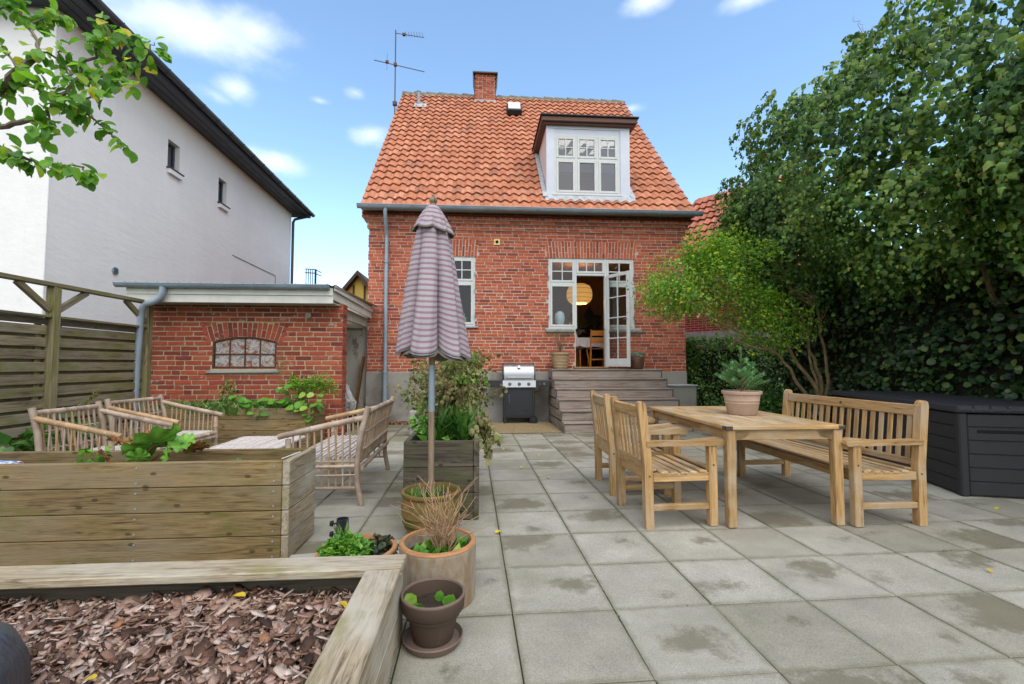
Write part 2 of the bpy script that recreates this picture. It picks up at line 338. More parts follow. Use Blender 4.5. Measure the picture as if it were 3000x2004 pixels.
# ================================================================ ground and paving
M_ground = Mat('garden earth', 0.95, 0.1); v_ = M_ground.coords(jitter=False)
M_ground.col(M_ground.ramp(M_ground.noise(v_, 3.0, 6), [(0.35, srgb(52,58,36)), (0.6, srgb(74,74,50))])); M_ground.bump(M_ground.noise(v_, 40, 4), 0.6, 0.01); M_ground = M_ground.m
struct(MB().add([(-300,-300,-0.014),(300,-300,-0.014),(300,300,-0.014),(-300,300,-0.014)], [(0,1,2,3)]).build('ground', M_ground))
def m_slab():
    M = Mat('concrete paving slab', 0.85, 0.25); r = M.rnd(); v = M.coords()
    c = M.ramp(r, [(0, srgb(146,142,129)), (0.5, srgb(156,152,140)), (1, srgb(165,161,150))])
    c = M.mix(1.0, c, M.ramp(M.noise(v, 4, 5), [(0.3, g4(0.84)), (0.7, g4(1.1))]), 'MULTIPLY')
    fine = M.noise(v, 150, 3, 0.7); c = M.mix(1.0, c, M.ramp(fine, [(0.34, g4(0.76)), (0.66, g4(1.18))]), 'MULTIPLY')
    vo = M.n('ShaderNodeTexVoronoi'); vo.inputs['Scale'].default_value = 95; M.l(v, vo.inputs['Vector'])
    c = M.mix(M.step(vo.outputs['Distance'], 0.1, 0.25, 0.7, 0), c, srgb(104,96,84))
    # damp dark blotches in the dished middle of the slabs, their own ragged shape, on some slabs only
    o = sep(M, M.coords(jitter=False)); oi = M.n('ShaderNodeObjectInfo')
    ox = M.math('SUBTRACT', o[0], M.math('MULTIPLY', M.math('SUBTRACT', M.math('FRACT', M.math('MULTIPLY', r, 17.3)), 0.5), 0.34)); oy = M.math('SUBTRACT', o[1], M.math('MULTIPLY', M.math('SUBTRACT', M.math('FRACT', M.math('MULTIPLY', r, 41.7)), 0.5), 0.34))
    d = M.math('SQRT', M.math('ADD', M.math('MULTIPLY', M.math('MULTIPLY', ox, ox), 0.75), M.math('MULTIPLY', M.math('MULTIPLY', oy, oy), 1.6)))
    d = M.math('ADD', d, M.math('MULTIPLY', M.math('SUBTRACT', M.noise(v, 5, 9, 0.76), 0.5), 0.85))
    size = M.math('MULTIPLY', M.step(M.math('FRACT', M.math('MULTIPLY', r, 7.7)), 0.3, 0.95, -0.04, 0.2), M.step(M.noise(M.n('ShaderNodeTexCoord').outputs['Object'], 1, 0), 0, 0.01))
    st = M.step(M.math('SUBTRACT', d, size), -0.06, 0.08, 0.72, 0)
    c = M.mix(st, c, srgb(100,94,76))
    g = M.n('ShaderNodeNewGeometry'); gx = sep(M, g.outputs['Position'])[0]
    mossy = M.math('MULTIPLY', M.step(M.noise(g.outputs['Position'], 1.1, 6, 0.65), 0.42, 0.7), M.step(gx, -1.5, 1.6, 0.75, 0.22))
    c = M.mix(mossy, c, srgb(118,116,86)); c = M.mix(1.0, c, M.ramp(M.noise(g.outputs['Position'], .8, 7, .7), [(.35, g4(.86)), (.65, g4(1.07))]), 'MULTIPLY')
    e = M.math('MAXIMUM', M.math('ABSOLUTE', o[0]), M.math('ABSOLUTE', o[1]))
    e = M.math('ADD', e, M.math('MULTIPLY', M.math('SUBTRACT', M.noise(v, 14, 5), 0.5), 0.05))
    c = M.mix(M.step(e, 0.215, 0.255, 0, 0.55), c, srgb(96,94,70))
    M.col(c); M.val(M.b.inputs['Roughness'], M.step(st, 0, 0.7, 0.85, 0.6)); M.bump(fine, 0.3, 0.003); return M.m
M_slab = m_slab()
pav = struct(thing('paving', 'grey square concrete paving slabs covering the terrace', 'paving', (0.142, 3.24, 0), R(1.02)))
del pav['category']
slab_meshes = []
for k in range(5):
    m_ = MB().box((0, 0, -0.02), (0.494+0.001*(k % 3), 0.494+0.001*(k % 2), 0.04), None, 0.0025).mesh('paving_slab'); m_.materials.append(M_slab); slab_meshes.append(m_)
cells = []
for i in range(-10, 14):
    for j in range(-6, 13):
        x, y = 0.25+0.5*i, 0.25+0.5*j
        if j >= 12 and i not in range(-6, 13): continue
        wxp, wyp = 0.142+x, 3.24+y
        if wyp > 9.3: continue
        if wxp < -0.4 and wyp < 1.9: continue
        if abs(math.atan2(wxp, max(0.1, wyp))-R(4)) > R(60): score = 99
        else: score = math.hypot(wxp, wyp)
        cells.append((score, x, y))
cells.sort()
rest = MB()
for q, (s_, x, y) in enumerate(cells):
    tl = (random.gauss(0, 0.004), random.gauss(0, 0.004), random.gauss(0, 0.002)); dz = random.uniform(-0.003, 0.0)
    if q < 300: obj('paving_slab', random.choice(slab_meshes), None, pav, (x, y, dz), tl)
    else: rest.box((x, y, -0.02+dz), (0.489, 0.489, 0.04), tl, 0.006)
if rest.v: stuff(rest.build('paving_rest', M_slab, pav))

# ================================================================ the red brick house
house = thing('brick_house', 'red brick house with orange clay tile roof and white dormer', 'house', (0, 9.6, 0))
HX0, HX1 = -2.34, 4.46
CO = 0.0667; Z0 = 1.035
holes = [(-1.2, -0.11, 1.97, 3.47), (-1.26, -0.05, 3.47, 3.84), (1.45, 3.33, 1.95, 3.47), (2.02, 2.73, 1.035, 1.96), (1.39, 3.39, 3.47, 3.84), (1.38, 3.47, 1.86, 1.95)]
open_holes = [(-1.2, -0.11, 1.97, 3.47), (1.45, 3.33, 1.95, 3.47), (2.02, 2.73, 1.10, 1.95)]
wall = MB(); xs = sorted({HX0+.006, HX1-.006, *[h[0] for h in open_holes], *[h[1] for h in open_holes]}); zs = sorted({0.0, 1.03, 4.36, *[h[2] for h in open_holes], *[h[3] for h in open_holes]})
fnd = MB()
for a, b in zip(xs, xs[1:]):
    for c, d in zip(zs, zs[1:]):
        mx_, mz_ = (a+b)/2, (c+d)/2
        if any(h[0] < mx_ < h[1] and h[2] < mz_ < h[3] for h in open_holes): continue
        if d > 1.031: wall.b2(a, b, 0.005, 0.3, c, d)
fnd.b2(HX0-0.01, HX1+0.01, -0.012, 0.3, -0.02, 1.03, 0.006)
facade = wall.build('facade_wall', M_mortar, house)
fnd.build('foundation', M_concrete, house)
def lay(x0, x1, z0, z1, holes, phase, pat=(.228, .228, .108), j=0.012):
    cuts = [(h[0], h[1]) for h in holes if h[2] < (z0+z1)/2 < h[3]]; xs_ = x0 - phase; k = 0; res = []
    while xs_ < x1:
        ln = pat[k % len(pat)]*random.uniform(0.985, 1.015); segs = [(max(xs_, x0), min(xs_+ln, x1))]
        for c0, c1 in cuts:
            ns = []
            for a, b in segs:
                if b <= c0 or a >= c1: ns.append((a, b))
                else:
                    if a < c0: ns.append((a, c0))
                    if b > c1: ns.append((c1, b))
            segs = ns
        res += [s for s in segs if s[1]-s[0] > 0.03]; xs_ += ln+j; k += 1
    return res
def brick_mesh(dx, dy, dz, name='brick'):
    mb = MB().box((0, 0, 0), (dx, dy, dz), None, 0.004); mb.v = [(x+random.uniform(-.0025, .0025), y+random.uniform(-.002, .002), z+random.uniform(-.0025, .0025)) for x, y, z in mb.v]; return mb.mesh(name)
BP = {}
def brick_proto(ln, mat, dy=0.06, dz=0.0535):
    key = (round(ln*50), mat.name, dy, dz)
    if key not in BP:
        l = []
        for k in range(4 if ln > 0.2 else 2): m_ = brick_mesh(key[0]/50 - 0.0, dy, dz); m_.materials.append(mat); l.append(m_)
        BP[key] = l
    return random.choice(BP[key]), ln/(key[0]/50)
def place_bricks(parent, lst, mat, limit, view=(0, 0, 1.2), origin=(0, 9.6, 0), dz=0.0535, dy=0.06, rest_name='bricks_rest'):
    """lst: (xc, y_front, zc, length, rotY). the ones that show largest become objects, the rest one part"""
    key = lambda b: -(b[3])/(math.dist((b[0]+origin[0], b[1]+origin[1], b[2]+origin[2]), view)**2)
    lst = sorted(lst, key=key); rest = MB()
    for q, (x, y, z, ln, ry) in enumerate(lst):
        jx, jz = random.gauss(0, .0015), random.gauss(0, .0012); jy = random.uniform(-.003, .003); r_ = (random.gauss(0, .006), ry+random.gauss(0, .006), random.gauss(0, .006))
        if q < limit:
            me, s = brick_proto(ln, mat, dy, dz); obj('brick', me, None, parent, (x+jx, y+dy/2+jy, z+jz), r_, (s, 1, 1))
        else: rest.box((x+jx, y+dy/2+jy, z+jz), (ln, dy, dz), r_)
    if rest.v: stuff(rest.build(rest_name, mat, parent))
bl = []
for k in range(45):
    z0 = Z0 + k*CO + 0.006; z1 = z0 + 0.054
    for a, b in lay(HX0, HX1, z0, z1, holes, [0, .12, .30, .42, .18][k % 5] + 0.02*(k % 3)): bl.append(((a+b)/2, 0.0, (z0+z1)/2, b-a-0.001, 0))
def lintel(x0, x1, z0, z1, bl):
    n = round((x1-x0)/0.0668); p = (x1-x0)/n
    for k in range(n):
        x = x0+(k+.5)*p; t = (x-(x0+x1)/2)/(x1-x0)*0.22
        segs = [(z0+.004, z0+.242), (z0+.254, z1-.004)] if k % 2 else [(z0+.004, z0+.114), (z0+.126, z1-.004)]
        for a, b in segs: bl.append((x+t*((a+b)/2-z0-0.1), 0.0, (a+b)/2, b-a, R(90)+t))
lintel(-1.24, -0.07, 3.47, 3.84, bl); lintel(1.41, 3.37, 3.47, 3.84, bl)
place_bricks(facade, bl, M_house_brick, 300)
# stepped brick cornice under the eaves
cor = MB()
for k in range(5):
    z0 = Z0 + (45+k)*CO + .006; pr = (0.03, 0.03, 0.07, 0.115, 0.115)[k]; m0 = MB()
    cor.b2(HX0-pr+.006, HX1+pr-.006, -pr+.005, 0.1, z0-.006, z0+.061)
corn = cor.build('cornice', M_mortar, house); cb = []
for k in range(5):
    z0 = Z0 + (45+k)*CO + .006; pr = (0.03, 0.03, 0.07, 0.115, 0.115)[k]
    for a, b in lay(HX0-pr, HX1+pr, z0, z0+.054, [], [.05, 0.2, .1, 0, .15][k], (.108,) if k in (3, 1) else (.228,)): cb.append(((a+b)/2, -pr, z0+.027, b-a-.001, 0))
place_bricks(corn, cb, M_house_brick, 120)
# side walls, gables and back
def m_brickwall(name, c1, c2, mortar, scale=1.0):
    M = Mat(name, 0.9, 0.2); tcn = M.n('ShaderNodeTexCoord'); o = sep(M, tcn.outputs['Object']); cx = M.n('ShaderNodeCombineXYZ'); M.l(M.math('ADD', o[0], o[1]), cx.inputs[0]); M.l(o[2], cx.inputs[1])
    b = M.n('ShaderNodeTexBrick'); M.l(cx.outputs[0], b.inputs['Vector']); b.inputs['Scale'].default_value = scale
    for k, v in (('Brick Width', .24), ('Row Height', .0667), ('Mortar Size', .006)): b.inputs[k].default_value = v
    b.inputs['Color1'].default_value = c1; b.inputs['Color2'].default_value = c2; b.inputs['Mortar'].default_value = mortar; M.col(b.outputs[0]); M.bump(M.math('SUBTRACT', 1.0, b.outputs['Fac']), 0.5, 0.01); return M.m
MB().b2(-2.44, 4.6, -.26, .0, 4.365, 4.39).build('eave_closure', M_mortar, house)
M_bw = m_brickwall('side wall brickwork', srgb(170,72,46), srgb(140,58,42), srgb(165,158,146))
sw = MB(); gp = [(0.3, 0), (9.1, 0), (9.1, 4.3), (4.55, 9.35), (0.3, 4.65)]
for x0, x1 in ((HX0, HX0+.25), (HX1-.25, HX1)): sw.prism([(0.302, 0), (8.8, 0), (8.8, 4.45), (4.55, 9.3), (0.302, 4.75)], 'x', x0+.004, x1-.004)
sw.b2(HX0+.25, HX1-.25, 8.6, 8.8, 0, 4.4); sw.build('side_wall', M_bw, house)

# ---- roof
EY, EZ, RY, RZ = -0.25, 4.42, 4.55, 9.70
SL = math.atan2(RZ-EZ, RY-EY); SLEN = math.hypot(RZ-EZ, RY-EY); su = Vector((0, math.cos(SL), math.sin(SL))); sn = Vector((0, -math.sin(SL), math.cos(SL)))
RX0, RX1 = -2.46, 4.62; NCOL = 35; TW = (RX1-RX0)/NCOL; NROW = 23; GA = SLEN/NROW
E0 = Vector((0, EY, EZ))
rf = MB(); a = E0 - sn*0.04; b = E0+su*SLEN - sn*0.04; bk = Vector((0, 2*RY-EY, EZ))
rf.add([(RX0+.03, *a[1:]), (RX1-.03, *a[1:]), (RX1-.03, *b[1:]), (RX0+.03, *b[1:]), (RX0+.03, *bk[1:]), (RX1-.03, *bk[1:])], [(0,1,2,3), (3,2,5,4)])
rf.add([(RX0+.03, *(a-Vector((0,0,.09)))[1:]), (RX1-.03, *(a-Vector((0,0,.09)))[1:]), (RX1-.03, 0.02, EZ-.13), (RX0+.03, 0.02, EZ-.13)], [(0,1,2,3)])
roof = rf.build('roof', m_plain('roof underlay', srgb(92,56,44), 0.9, 0.2, 6), house)
def pantile():
    n = 11; mb = MB(); vs = []
    def h(u): return -0.021*math.sin(2*math.pi*u)+0.010*math.sin(4*math.pi*u)*0.4+0.008*u
    us = [1.10*i/(n-1) for i in range(n)]
    for (y, lift, th) in ((0, .044, 0), (0.0, .044, .024), (GA+.05, 0.0, 0)):
        for u in us: vs.append((u*TW, y, h(u)+lift-th))
    fs = []
    for i in range(n-1): fs.append((i, i+1, 2*n+i+1, 2*n+i)); fs.append((n+i, n+i+1, i+1, i))
    vs2 = [(1.10*TW, 0, h(1.1)+.044-.014), (1.10*TW, GA+.05, h(1.1)-.014)]; k = len(vs); vs += vs2; fs.append((n-1, k, k+1, 3*n-1))
    m_ = mb.add(vs, fs).mesh('roof_tile', True); m_.materials.append(M_tile); return m_, vs, fs
tile_me, tvs, tfs = pantile()
DX0, DX1, DY0, DZ1 = 1.45, 3.30, 0.15, 6.50
tl = []
for r_ in range(NROW):
    for c in range(NCOL):
        x = RX0 + c*TW; p = E0 + su*(r_*GA)
        cy, cz = p.y + GA*0.5*su.y, p.z+GA*.5*su.z
        if DX0-.03 < x+TW*.55 < DX1+.03 and cy > DY0-.02 and cz < DZ1+.12: continue
        tl.append((math.dist((x, p.y+9.6, p.z), (0, 0, 1.2)), x, p))
tl.sort(key=lambda t: t[0]); rest = MB(); rm = Euler((SL, 0, 0)).to_matrix()
for q, (d, x, p) in enumerate(tl):
    e = (SL+random.gauss(0, .006), random.gauss(0, .007), random.gauss(0, .004)); pp = Vector((x, p.y, p.z)) + sn*random.uniform(-.003, .004) + su*random.gauss(0, .004)
    if q < 300: obj('roof_tile', tile_me, None, roof, pp, e)
    else:
        m_ = Euler(e).to_matrix(); rest.add([m_ @ Vector(v) + pp for v in tvs], tfs)
o_ = obj('roof_tiles_rest', rest.mesh('roof_tiles_rest', True), M_tile, roof); stuff(o_)
# ridge tiles bedded in lichened mortar
rd = MB()
for sgn in (1,):
    rd.prism([(RY-.17, RZ-.13), (RY-.10, RZ+.0), (RY, RZ+.05), (RY+.10, RZ), (RY+.17, RZ-.13)], 'x', RX0+.01, RX1-.01)
rd.build('ridge_mortar', M_ridge, roof)
rt_me = None
for k in range(19):
    mb = MB(); prof = [(RY+.125*math.sin(a_), RZ-.04+.125*math.cos(a_)) for a_ in [R(-75+25*i) for i in range(7)]]; L_ = (RX1-RX0)/19
    mb.tube([(0, RY, RZ-.05), (L_+.03, RY, RZ-.075)], [.128, .112], 14); o_ = mb.build('ridge_tile', M_ridge, roof, True, (RX0+k*L_, 0, 0), (0, 0, 0)); o_.location.z += random.uniform(-.008, .01)
# chimney
ch = MB().b2(0.52, 1.14, RY-.3, RY+.3, 9.2, 10.24).build('chimney', M_mortar, house); cl = []
for k in range(13):
    z0 = 9.36+k*CO
    for a, b in lay(.511, 1.149, z0, z0+.054, [], [0, .12][k % 2], (.228, .108)): cl.append(((a+b)/2, RY-.309, z0+.03, b-a-.001, 0))
place_bricks(ch, cl, M_house_brick, 80)
cs = MB()
for k in range(13):
    for s_ in (.511, 1.149):
        for t in range(3): cs.box((s_, RY-.2+.22*t-(.06 if k % 2 else 0), 9.39+k*CO), (.01, .205, .054))
stuff(cs.build('bricks_rest', M_house_brick, ch))
hd = MB().b2(.44, 1.22, RY-.40, RY+.40, 10.24, 10.28)
for x0, x1, xb0, xb1 in ((.445, .46, .50, .51), (1.20, 1.215, 1.15, 1.16)): hd.prism([(x0, 10.24), (x1, 10.24), (xb1, 9.85), (xb0, 9.85)], 'y', RY-.37, RY+.38)
hd.build('chimney_hood', M_brown_steel, ch)
MB().b2(.49, 1.17, RY-.37, RY-.28, 9.28, 9.40, .01).build('flashing', M_zinc_pale, ch); ch.location.x = -.70
# roof vent pipe and roof vent box
def on_roof(x, s, lift=0.0): p = E0 + su*s + sn*lift; return Vector((x, p.y, p.z))
p = on_roof(-1.86, 6.05, .0); MB().tube([p, p+Vector((0, -.02, .45))], .05, 12).lathe([(.062, 0), (.062, .02)], 12, tuple(p+Vector((0, -.02, .43)))).build('vent_pipe', M_zinc, house, True)
p = on_roof(-1.80, 5.99, .05); MB().box(p, (.36, .3, .02), (SL, 0, 0), .004).build('pipe_flashing', M_zinc_pale, house)
p = on_roof(.98, 5.72, .12); mb = MB().box(p, (.44, .52, .16), (SL, 0, 0), .01); hv = mb.build('roof_vent_box', M_black_felt, house)
p = on_roof(.98, 5.76, .215); MB().box(p, (.36, .40, .02), (SL+.12, 0, 0), .004).build('vent_lid', M_white, hv)

# ---- dormer
dm = MB(); zr = DZ1
dfy = DY0; zb = 4.80
dm.b2(DX0, DX1, dfy, dfy+.08, 6.26, zr); dm.b2(DX0, 1.62, dfy, dfy+.08, zb, 6.26); dm.b2(3.07, DX1, dfy, dfy+.08, zb, 6.26); dm.b2(1.62, 3.07, dfy, dfy+.08, zb, 4.93)
dormer = dm.build('dormer', M_white_wood, house)
yb = EY + (zr-EZ)/math.tan(SL)
for x in (DX0+.002, DX1-.042): MB().prism([(dfy+.082, zb-.05), (dfy+.082, zr), (yb+.1, zr), (dfy+.2, zb-.05)], 'x', x, x+.04).build('cheek', M_pink, dormer)
for (a, b, c, d) in ((DX0-.012, DX0+.17, zb, zr-.1), (3.1, DX1+.012, zb, zr-.1), (DX0-.012, DX1+.012, zr-.1, zr)): MB().b2(a, b, dfy-.018, dfy-.001, c+.002, d-.002, .003).build('cladding_board', M_white_wood, dormer)
MB().b2(1.56, 3.12, dfy-.07, dfy-.02, 4.885, 4.925, .006).build('window_sill', M_white, dormer)
MB().b2(DX0-.02, DX1+.02, dfy-.045, dfy-.019, 4.79, 4.88, .004).build('apron_board', M_white_wood, dormer)
MB().b2(DX0-.13, DX1+.15, dfy-.16, yb+.5, zr+.002, zr+.105, .01).build('fascia', M_brown_fascia, dormer)
MB().b2(DX0-.16, DX1+.18, dfy-.2, yb+.55, zr+.106, zr+.14, .008).build('felt_roof', M_black_felt, dormer)
MB().b2(DX0-.08, DX1+.1, dfy-.10, dfy-.03, zr-.04, zr+.001, .004).build('eave_batten', M_brown_fascia, dormer)
mb = MB(); n = 90   # lead apron dressed over the tiles
vs = []
for i in range(n+1):
    x = DX0-.06+(DX1-DX0+.14)*i/n; u = (x-RX0)/TW; hh = -0.021*math.sin(2*math.pi*u)
    p = E0 + su*1.02*.31/.31*0; s0 = (zb-EZ)/math.sin(SL); top = on_roof(x, s0+.03, .075); bot = on_roof(x, s0-.13-.01*math.sin(u*6.28+1), .052+hh)
    vs += [tuple(top), tuple(bot)]
mb.add(vs, [(2*i, 2*i+1, 2*i+3, 2*i+2) for i in range(n)]); mb.build('lead_apron', M_zinc_pale, dormer, True)
for x in (DX0-.055, DX1+.055):
    p0 = on_roof(x, (zb-EZ)/math.sin(SL)-.03, .07); p1 = on_roof(x, (zr-EZ)/math.sin(SL), .07); board('lead_flashing', dormer, M_zinc_pale, p0, p1, .10, .02, sn)
# attic room behind the dormer window
mb = MB(); mb.add([(DX0+.05, 1.1, 4.6), (DX1-.05, 1.1, 4.6), (DX1-.05, 1.1, 6.5), (DX0+.05, 1.1, 6.5)], [(0,1,2,3)]); mb.add([(DX0+.05, .25, 4.85), (DX1-.05, .25, 4.85), (DX1-.05, 1.1, 4.85), (DX0+.05, 1.1, 4.85)], [(0,1,2,3)])
mb.build('attic_wall', M_sky_reflect_lilac, dormer)

def sash(parent, x0, x1, z0, z1, y, nx, nz, fw=.045, dep=.04, glass=None, bar=.022, bot=None):
    fr = MB(); bt = bot or fw
    fr.b2(x0, x0+fw, y, y+dep, z0, z1, .005); fr.b2(x1-fw, x1, y, y+dep, z0, z1, .005); fr.b2(x0+fw+.0005, x1-fw-.0005, y+.002, y+dep-.002, z1-fw, z1-.001, .004); fr.b2(x0+fw+.0005, x1-fw-.0005, y+.002, y+dep-.002, z0+.001, z0+bt, .004)
    fr.build('sash', M_white, parent)
    gx0, gx1, gz0, gz1 = x0+fw, x1-fw, z0+bt, z1-fw
    for i in range(1, nx): x = gx0+(gx1-gx0)*i/nx; MB().b2(x-bar/2, x+bar/2, y+.004, y+dep-.006, gz0, gz1, .003).build('glazing_bar', M_white, parent)
    for j in range(1, nz): z = gz0+(gz1-gz0)*j/nz; MB().b2(gx0, gx1, y+.006, y+dep-.008, z-bar/2, z+bar/2, .003).build('glazing_bar', M_white, parent)
    for i in range(nx):
        for j in range(nz):
            a, b = gx0+(gx1-gx0)*i/nx+bar*.3, gx0+(gx1-gx0)*(i+1)/nx-bar*.3; c, d = gz0+(gz1-gz0)*j/nz+bar*.3, gz0+(gz1-gz0)*(j+1)/nz-bar*.3; t = random.gauss(0, .001)
            MB().add([(a, y+dep*.55+t, c), (b, y+dep*.55, c), (b, y+dep*.55+t, d), (a, y+dep*.55, d)], [(0,1,2,3)]).build('pane', glass or M_glass, parent)
def frame(name, parent, x0, x1, z0, z1, y, fw=.045, dep=.09, mullions=(), transoms=()):
    f = MB(); f.b2(x0, x0+fw, y, y+dep, z0, z1, .004); f.b2(x1-fw, x1, y, y+dep, z0, z1, .004); f.b2(x0+fw, x1-fw, y+.001, y+dep, z1-fw, z1-.001, .004); f.b2(x0+fw, x1-fw, y+.001, y+dep, z0+.001, z0+fw, .004)
    for m_ in mullions: f.b2(m_-.025, m_+.025, y+.002, y+dep-.002, z0+fw, z1-fw, .004)
    for a, b, z in transoms: f.b2(a, b, y+.003, y+dep-.004, z-.025, z+.025, .004)
    return f.build(name, M_white, parent)
# dormer window: three casements with small-paned top lights
frame('window_frame', dormer, 1.62, 3.07, 4.93, 6.26, dfy-.012, .04, .08, (2.105, 2.585), ((1.66, 3.03, 5.72),))
for a, b in ((1.66, 2.08), (2.13, 2.56), (2.61, 3.03)): sash(dormer, a, b, 4.97, 5.695, dfy-.02, 1, 1, .05, .04, M_glass_grey); sash(dormer, a, b, 5.745, 6.22, dfy-.02, 2, 2, .05, .04, M_glass_grey)
# kitchen window beside the parasol
win = frame('window', house, -1.2, -.11, 1.99, 3.47, .02, .045, .09, (-.655,), ((-1.155, -.155, 2.93),)); win['label'] = 'white kitchen window half hidden behind the parasol'
for a, b in ((-1.155, -.68), (-.63, -.155)): sash(win, a, b, 2.035, 2.905, .01, 1, 1); sash(win, a, b, 2.955, 3.425, .01, 2, 2)
MB().b2(-1.24, -.04, -.05, .1, 1.955, 1.988, .006).build('window_sill', M_zinc, house)
# terrace door with side lights
dwm = MB(); y_ = .02
for q_ in ((1.45, 1.495, 1.95, 3.47), (3.285, 3.33, 1.95, 3.47), (1.4955, 3.2845, 3.425, 3.469), (1.4955, 2.0195, 1.951, 1.995), (2.7305, 3.2845, 1.951, 1.995), (2.02, 2.07, 1.95, 3.4245), (2.68, 2.73, 1.95, 3.4245), (1.4955, 2.0195, 2.905, 2.955), (2.7305, 3.2845, 2.905, 2.955), (2.0705, 2.6795, 3.105, 3.155)): dwm.b2(q_[0], q_[1], y_, y_+.09, q_[2], q_[3], .004)
dw = dwm.build('door_surround', M_white, house)
dw['label'] = 'white frame of the terrace door and its side windows'
sash(dw, 1.495, 2.02, 1.995, 2.905, .01, 1, 1); sash(dw, 2.73, 3.285, 1.995, 2.905, .01, 1, 1); sash(dw, 1.495, 2.02, 2.955, 3.425, .01, 2, 2); sash(dw, 2.73, 3.285, 2.955, 3.425, .01, 2, 2); sash(dw, 2.07, 2.68, 3.155, 3.425, .01, 3, 1)
for x in (1.99, 2.695): MB().b2(x, x+.05, .022, .108, 1.12, 1.949, .004).build('jamb', M_white, dw)
for x, z in ((1.462, 2.2), (1.462, 2.75), (1.462, 3.05), (3.318, 2.2), (3.318, 2.75), (3.318, 3.05), (-.118, 2.2), (-.118, 2.75), (-.118, 3.1)): MB().tube([(x, .0, z-.04), (x, .0, z+.04)], .009, 6).build('hinge', M_steel, house)
for x0, x1 in ((1.385, 2.0), (2.74, 3.465)): MB().prism([(-.07, 1.875), (-.07, 1.91), (.02, 1.948), (.1, 1.948), (.1, 1.862), (-.04, 1.862)], 'x', x0, x1).build('stone_sill', M_stone_sill, house)
MB().b2(1.99, 2.76, -.04, .12, 1.10, 1.135, .006).build('threshold', m_wood('threshold wood', srgb(120,90,60), srgb(165,130,92), knots=False), house)
# open glazed door leaf, hinged at the right jamb
leaf = obj('door', MB().b2(0, .066, 0, .042, 0, 1.97, .004).b2(.56, .63, 0, .042, 0, 1.97, .004).b2(.0665, .5595, .002, .04, 0.002, .17, .004).b2(.0665, .5595, .002, .04, 1.90, 1.968, .004).b2(.10, .53, -.004, .001, .045, .05).mesh('door'), M_white, house, (2.705, -.005, 1.14), (0, 0, R(-60)))
leaf['label'] = 'open white glazed door leaf'
gx = [.066, .313, .56]; gz = [.17+i*(1.73/4) for i in range(5)]
MB().b2(.302, .324, .004, .038, .171, 1.899, .003).build('glazing_bar', M_white, leaf)
for z in gz[1:-1]: MB().b2(.067, .559, .006, .036, z-.011, z+.011, .003).build('glazing_bar', M_white, leaf)
for i in range(2):
    for j in range(4): MB().add([(gx[i]+.004, .022, gz[j]+.004), (gx[i+1]-.004, .022, gz[j]+.004), (gx[i+1]-.004, .022, gz[j+1]-.004), (gx[i]+.004, .022, gz[j+1]-.004)], [(0,1,2,3)]).build('pane', M_glass, leaf)
for s_ in (-.03, .05): MB().tube([(.6, .02, .98), (.6, s_, .98), (.5, s_, .98)], .008, 6).build('handle', M_steel, leaf)
MB().lathe([(.012, -.01), (.018, 0), (.012, .01)], 10, (.6, -.004, 1.12)).build('lock', M_steel, leaf)
# rooms behind the openings
def room(x0, x1, y0, y1, z0, z1, mw, name):
    q = [(x0,y0,z0),(x1,y0,z0),(x1,y1,z0),(x0,y1,z0),(x0,y0,z1),(x1,y0,z1),(x1,y1,z1),(x0,y1,z1)]
    return MB().add(q, [(2,3,7,6),(0,4,7,3),(1,2,6,5),(4,5,6,7)]).build(name, mw, house), MB().add(q[:4], [(0,1,2,3)]).build('room_floor', M_floor_in, house)
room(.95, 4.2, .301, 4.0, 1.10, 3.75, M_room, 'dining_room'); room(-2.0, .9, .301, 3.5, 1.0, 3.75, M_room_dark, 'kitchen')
# gutter and downpipe
def half_gutter(x0, x1, y, z, r, name, parent, mat):
    pr = [(y+r*math.cos(a_), z+r*math.sin(a_)) for a_ in [R(180+15*i) for i in range(13)]]; pr += [(y+(r-.006)*math.cos(a_), z+(r-.006)*math.sin(a_)) for a_ in [R(360-15*i) for i in range(13)]]
    mb = MB().prism(pr, 'x', x0, x1); mb.tube([(x0, y-r, z), (x1, y-r, z)], .009, 6)
    for x in (x0, x1-.003): mb.prism(pr[:13], 'x', x, x+.003)
    return mb.build(name, mat, parent, True)
gut = half_gutter(-2.49, 4.72, -.33, 4.425, .075, 'gutter', house, M_zinc)
for k in range(9):
    x = -2.25+k*.86; pts = [(x, -.33+.08*math.cos(R(a_)), 4.425+.08*math.sin(R(a_))) for a_ in range(170, 371, 20)]; MB().tube(pts, .008, 6).build('gutter_bracket', M_zinc, gut)
MB().tube([(-1.93, -.33, 4.36), (-1.935, -.33, 4.28), (-1.94, -.26, 4.16), (-1.945, -.16, 4.02), (-1.95, -.075, 3.92), (-1.95, -.07, 3.8), (-1.95, -.07, 1.02)], .04, 14).tube([(-1.95, -.07, 1.04), (-1.95, -.07, .02)], .048, 14).lathe([(.052, 0), (.052, .03)], 14, (-1.95, -.07, 3.3)).lathe([(.056, 0), (.056, .04)], 14, (-1.95, -.07, 1.02)).build('downpipe', M_zinc, house, True)
vt = MB().b2(.285, .415, -.018, -.001, 3.73, 3.86, .003).build('vent_plate', M_yellow_vent, house); MB().lathe([(.034, 0), (.034, .004)], 18).build('vent_hole', M_dark, vt, False, (.35, -.019, 3.795), (R(90), 0, 0))
